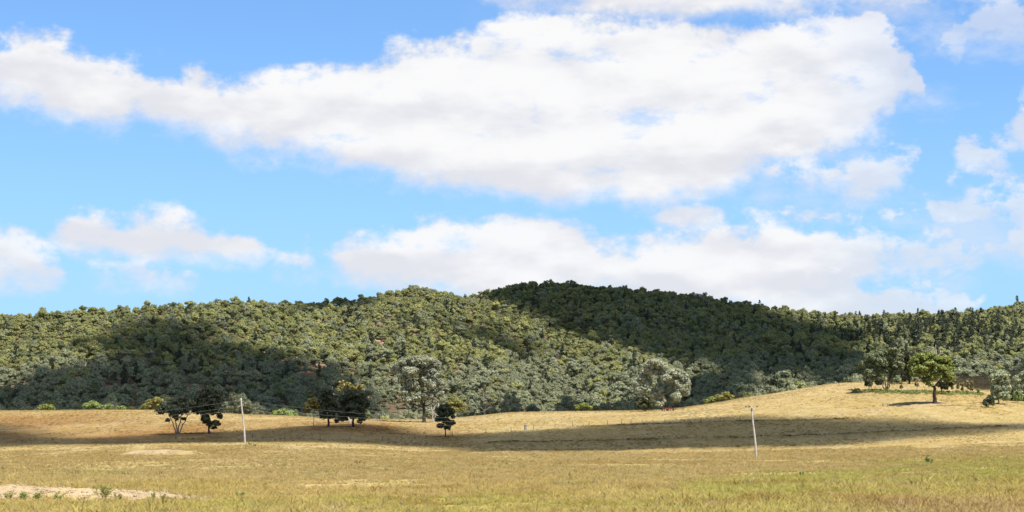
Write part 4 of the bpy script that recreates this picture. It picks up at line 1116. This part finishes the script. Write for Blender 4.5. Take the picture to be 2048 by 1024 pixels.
log('grey fallen branch, left of two on bare soil by spreading green tree', 1885, 811, 447, 3.4, 0.13, -8, BARK_GREY, 4, 2)
log('grey fallen branch, right of two on bare soil by spreading green tree', 1908, 811, 446, 3.8, 0.12, 5, BARK_GREY, 4, 3)
log('short dark log on the grass in front of spreading green tree', 1800, 813, 440, 1.8, 0.14, -30, BARK_GREY, 1, 4)
for (a, b, lb) in ((1766, 812, 'left of two grey stumps in grass left of spreading green tree'), (1776, 813, 'right of two grey stumps in grass left of spreading green tree')):
    P = locate(a, b, 443)
    o = obj('tree_stump', tubes_mesh('tree_stump', [lathe((0, 0, 0), [(.30, -.3), (.22, 0.05), (.16, .3), (.15, .75), (.09, .9)], 9)]), BARK_GREY, None, tuple(P)); tag(o, lb, 'stump')

# ------------------------------------------------------------------ weeds standing on the earth bank and in the grass
def weed(label, px, py, hint, w, h, leaf, seed, n=5):
    w *= 1.1; h *= 1.15
    rng = np.random.default_rng(seed); P = locate(px, py, hint, 60, 420); s = P[1] / F
    e = thing('weed_plant', label, 'weed', tuple(P)); lobes = []
    for k in range(n):
        a = rng.uniform(-0.5, 0.5) * w * s; hh = h * s * rng.uniform(0.55, 0.95)
        d = rng.uniform(-0.3, 0.3) * w * s
        obj('stem', tubes_mesh('stem', [tube(bend((a * .3, d * .3, -.05), (a, d, hh), rng, 4, .05, 0), np.linspace(.02, .008, 4), 5)]), BARK_GREY, e)
        lobes.append(((a, d, hh * 0.82), (w * s * .22, w * s * .22, h * s * .20))); lobes.append(((a * .8, d * .8, hh * 0.5), (w * s * .2, w * s * .2, h * s * .18)))
    obj('foliage', crown_mesh('foliage', lobes, 0.04 * max(1.0, P[1] / 100), 110.0 / max(1.0, P[1] / 100) ** 2, rng, 6, -0.6, spread=0.9), LEAF[leaf], e)
weed('feathery green weed at far left end of gravel bank', 15, 1001, 98, 16, 15, 'weedolive', 1)
weed('pale green weed on gravel bank, left of the dark green clump', 50, 1004, 98, 24, 20, 'weed', 2)
weed('compact dark green weed clump on left part of gravel bank', 74, 1004, 98, 14, 18, 'weed', 3)
weed('loose green weed in the middle of left gravel bank', 112, 1004, 98, 20, 16, 'weed', 4)
weed('tallest yellow-green weed on the gravel bank', 208, 1002, 98, 30, 29, 'weedolive', 5, 8)
weed('short weed just right of tallest bank weed', 237, 1002, 98, 13, 15, 'weedolive', 6)
weed('thin dark weed near right end of gravel bank', 308, 1001, 98, 8, 16, 'weed', 7, 3)
weed('last small weed at right tip of gravel bank', 331, 1000, 98, 10, 12, 'weed', 8, 3)
weed('green weed tuft in grass right of the gravel bank', 480, 996, 98, 14, 12, 'weed', 9)
weed('dark green weed by small bare patch in middle paddock', 771, 943, 185, 7, 8, 'weed', 10, 3)
weed('upright dark green thistle in the right green sward', 1856, 927, 190, 10, 14, 'weed', 11, 4)
weed('low green weed right of the upright thistle', 1866, 927, 190, 8, 8, 'weed', 12, 3)
weed('green weed in right sward, left of the upright thistle', 1604, 953, 140, 6, 9, 'weed', 13, 3)
weed('broad green weed far right in the sward', 1950, 968, 125, 14, 14, 'weedolive', 14, 4)
weed('olive weed at foot of left power pole', 498, 890, 338, 6, 5, 'weedolive', 15, 3)
weed('dark weed clump a little right of left power pole', 508, 893, 332, 8, 5, 'weed', 16, 3)

# ------------------------------------------------------------------ grass and ground cover (uncountable)
def grass_material():
    m = bpy.data.materials.new('grass_blades'); m.use_nodes = True
    t = m.node_tree; t.nodes.clear(); N = NT(t); out = N.n('ShaderNodeOutputMaterial')
    tn = N.n('ShaderNodeAttribute', attribute_name='tint'); tn.attribute_type = 'INSTANCER'
    d = N.n('ShaderNodeBsdfDiffuse'); tr = N.n('ShaderNodeBsdfTranslucent'); mx = N.n('ShaderNodeMixShader'); mx.inputs[0].default_value = 0.3
    g = N.n('ShaderNodeNewGeometry'); nn = N.vm('NORMALIZE', N.vm('ADD', N.vm('MULTIPLY', g.outputs['Normal'], (0.45, 0.45, 0.45)), (0.0, 0.0, 1.0)))
    t.links.new(nn, d.inputs['Normal']); t.links.new(nn, tr.inputs['Normal'])
    t.links.new(tn.outputs['Color'], d.inputs[0]); t.links.new(tn.outputs['Color'], tr.inputs[0])
    t.links.new(d.outputs[0], mx.inputs[1]); t.links.new(tr.outputs[0], mx.inputs[2]); t.links.new(mx.outputs[0], out.inputs[0])
    return m
GRASS = grass_material()
def tuft(seed, n=11, h=0.42, lean=0.28, w=0.022):
    rng = np.random.default_rng(seed); V = []; Q = []
    for k in range(n):
        a = rng.random() * 6.283; r = 0.10 * rng.random(); b = np.array([r * math.cos(a), r * math.sin(a), -0.04])
        hh = h * rng.uniform(0.55, 1.15); dr = np.array([math.cos(a), math.sin(a), 0]) * lean * rng.uniform(0.2, 1.3)
        sd = rng.random() * 3.14; sv = np.array([math.cos(sd), math.sin(sd), 0]) * w * rng.uniform(0.7, 1.3)
        m = b + dr * 0.35 * hh / h + [0, 0, hh * 0.6]; tp = b + dr * hh / h + [0, 0, hh * 0.95]
        i = len(V); V += [b - sv, b + sv, m + sv * .8, m - sv * .8, tp + sv * .35, tp - sv * .35]
        Q += [(i, i + 1, i + 2, i + 3), (i + 3, i + 2, i + 4, i + 5)]
    me = np_mesh('tuft', np.array(V), np.array(Q)); me.materials.append(GRASS)
    return me
TUFTS = [tuft(300 + k, 15, 0.26, 0.24, 0.012) for k in range(4)] + [tuft(310 + k, 8, 0.42, 0.26, 0.009) for k in range(3)] + [tuft(320 + k, 17, 0.18, 0.20, 0.014) for k in range(3)]
def grass_points(y0, y1, dens, rng):
    n = int(dens * 0.345 * (y1 * y1 - y0 * y0))
    Y = np.sqrt(rng.random(n) * (y1 * y1 - y0 * y0) + y0 * y0); X = rng.uniform(-0.345, 0.345, n) * Y
    return X, Y
rng = np.random.default_rng(77)
gp = [grass_points(70, 125, 26.0, rng), grass_points(125, 200, 10.0, rng), grass_points(200, 330, 2.6, rng), grass_points(330, 730, 0.4, rng)]
X = np.concatenate([a for a, b in gp]); Y = np.concatenate([b for a, b in gp])
clump = fbm(X / 2.5, Y / 3.5, 91, 3); big = fbm(X / 14, Y / 22, 92, 3)
k = (heap_mask(X, Y) + 0.22 * rng.normal(size=len(X)) < 0.5) & (rng.random(len(X)) < sstep(clump * 0.5 + big * 0.6, 0.30, 0.62) + 0.10)
X, Y, clump, big = X[k], Y[k], clump[k], big[k]
col = field_rgb(X, Y) * (1.06 + np.interp(Y, [70, 330, 600], [0.34, 0.22, 0.12]) * rng.uniform(-1, 1, len(X)))[:, None]
pick = rng.random(len(X))
col = np.where((pick < 0.12)[:, None], np.array([0.42, 0.35, 0.19]) * rng.uniform(0.8, 1.1, len(X))[:, None], col)
speck = (rng.random(len(X)) < 0.022) & (Y > 170)
col = np.where(speck[:, None], np.array([0.13, 0.115, 0.045]) * rng.uniform(0.6, 1.5, len(X))[:, None], col)
tussock = (rng.random(len(X)) < 0.012) & (Y < 240)
idx = np.where(rng.random(len(X)) < 0.6, rng.integers(0, 4, len(X)), rng.integers(4, 10, len(X)))
sc = (0.6 + 0.9 * big) * rng.uniform(0.7, 1.25, len(X)) * np.interp(Y, [70, 200, 330, 600], [0.85, 0.85, 0.85, 0.9])
sc = sc * np.where(speck, 1.25, 1.0) * np.where(tussock, rng.uniform(1.4, 2.0, len(X)), 1.0)
wd = sc * np.interp(Y, [70, 200, 600], [1.1, 1.6, 2.4])
grass = scatter('paddock_grass', TUFTS, np.stack([X, Y, gz(X, Y)], -1), idx, rng.random(len(X)) * 6.283, np.stack([wd, wd, sc], -1), col)
grass['label'] = 'dry straw and green grass growing over the paddocks'
print('grass', len(X))

# dark-tinted tufts along the contour banks
bx, by = [], []
for pts, _ in BANK_W:
    for (x0, y0), (x1, y1) in zip(pts[:-1], pts[1:]):
        n = int(math.hypot(x1 - x0, y1 - y0) * 3.0); t = rng.random(n)
        bx.append(x0 + (x1 - x0) * t + rng.normal(size=n) * 0.5); by.append(y0 + (y1 - y0) * t + rng.normal(size=n) * 0.55)
bx = np.concatenate(bx); by = np.concatenate(by); k = rng.random(len(bx)) < sstep(fbm(bx / 9, by / 9, 95, 3), 0.34, 0.58)
bx, by = bx[k], by[k]; n = len(bx)
sc = rng.uniform(0.8, 1.5, n)
bw = scatter('bank_tufts', TUFTS, np.stack([bx, by, gz(bx, by)], -1), rng.integers(0, 10, n), rng.random(n) * 6.283, np.stack([sc * 2, sc * 2, sc], -1), np.array([0.13, 0.105, 0.04]) * rng.uniform(.5, 1.4, n)[:, None])
bw['label'] = 'dark tufts along the earth contour banks'

# bracken under the right-hand trees
def frond(seed):
    rng = np.random.default_rng(seed)
    me = crown_mesh('frond', [((rng.normal() * .2, rng.normal() * .2, .35), (.45, .45, .3))], 0.13, 14.0, rng, 5, -0.2); me.materials.append(FOREST_LEAF)
    return me
n = 620
px_ = rng.uniform(1700, 1965, n)
pl_ = np.interp(px_, [1700, 1740, 1830, 1900, 1965], [784, 785, 787, 788, 789]) + rng.normal(size=n) * 1.6
BP = np.array([locate(a, b, 500, 440, 560) for a, b in zip(px_, pl_)])
k = rng.random(n) < sstep(fbm(BP[:, 0] / 3, BP[:, 1] / 3, 97, 2), 0.25, 0.6) * (0.35 + 0.65 * sstep(px_, 1720, 1780))
BP = BP[k]; n = len(BP)
br = scatter('bracken', [frond(400 + i) for i in range(4)], BP, rng.integers(0, 4, n), rng.random(n) * 6.283, rng.uniform(0.7, 1.4, n), np.array([0.19, 0.24, 0.065]) * rng.uniform(.7, 1.4, n)[:, None])
br['label'] = 'strip of green bracken below the trees on the right rise'

# stones lying on the gravel bank
def pebble(seed):
    rng = np.random.default_rng(seed)
    me = tubes_mesh('pebble', [boulder(rng, np.zeros(3), np.array([.13, .11, .08]))], False); me.materials.append(PEBBLE)
    return me
PEBBLE = plain('pale_gravel', (0.40, 0.315, 0.215), var=0.35, scale=6.0)
n = 2600
gx_ = rng.uniform(-20, 392, n); gy_ = rng.uniform(92, 105, n); gx_ = (gx_ - CX) / F * gy_
k = (heap_mask(gx_, gy_) + 0.3 * rng.normal(size=n) > 0.55); gx_, gy_ = gx_[k], gy_[k]; n = len(gx_)
gv = scatter('gravel', [pebble(600 + i) for i in range(4)], np.stack([gx_, gy_, gz(gx_, gy_)], -1), rng.integers(0, 4, n), rng.random(n) * 6.283, rng.uniform(0.3, 1.0, n) ** 1.8, np.ones((n, 3)))
gv['label'] = 'pale stones and clods covering the gravel bank at lower left'

print('triangles', sum(len(m.loops) - 2 * len(m.polygons) for m in bpy.data.meshes))
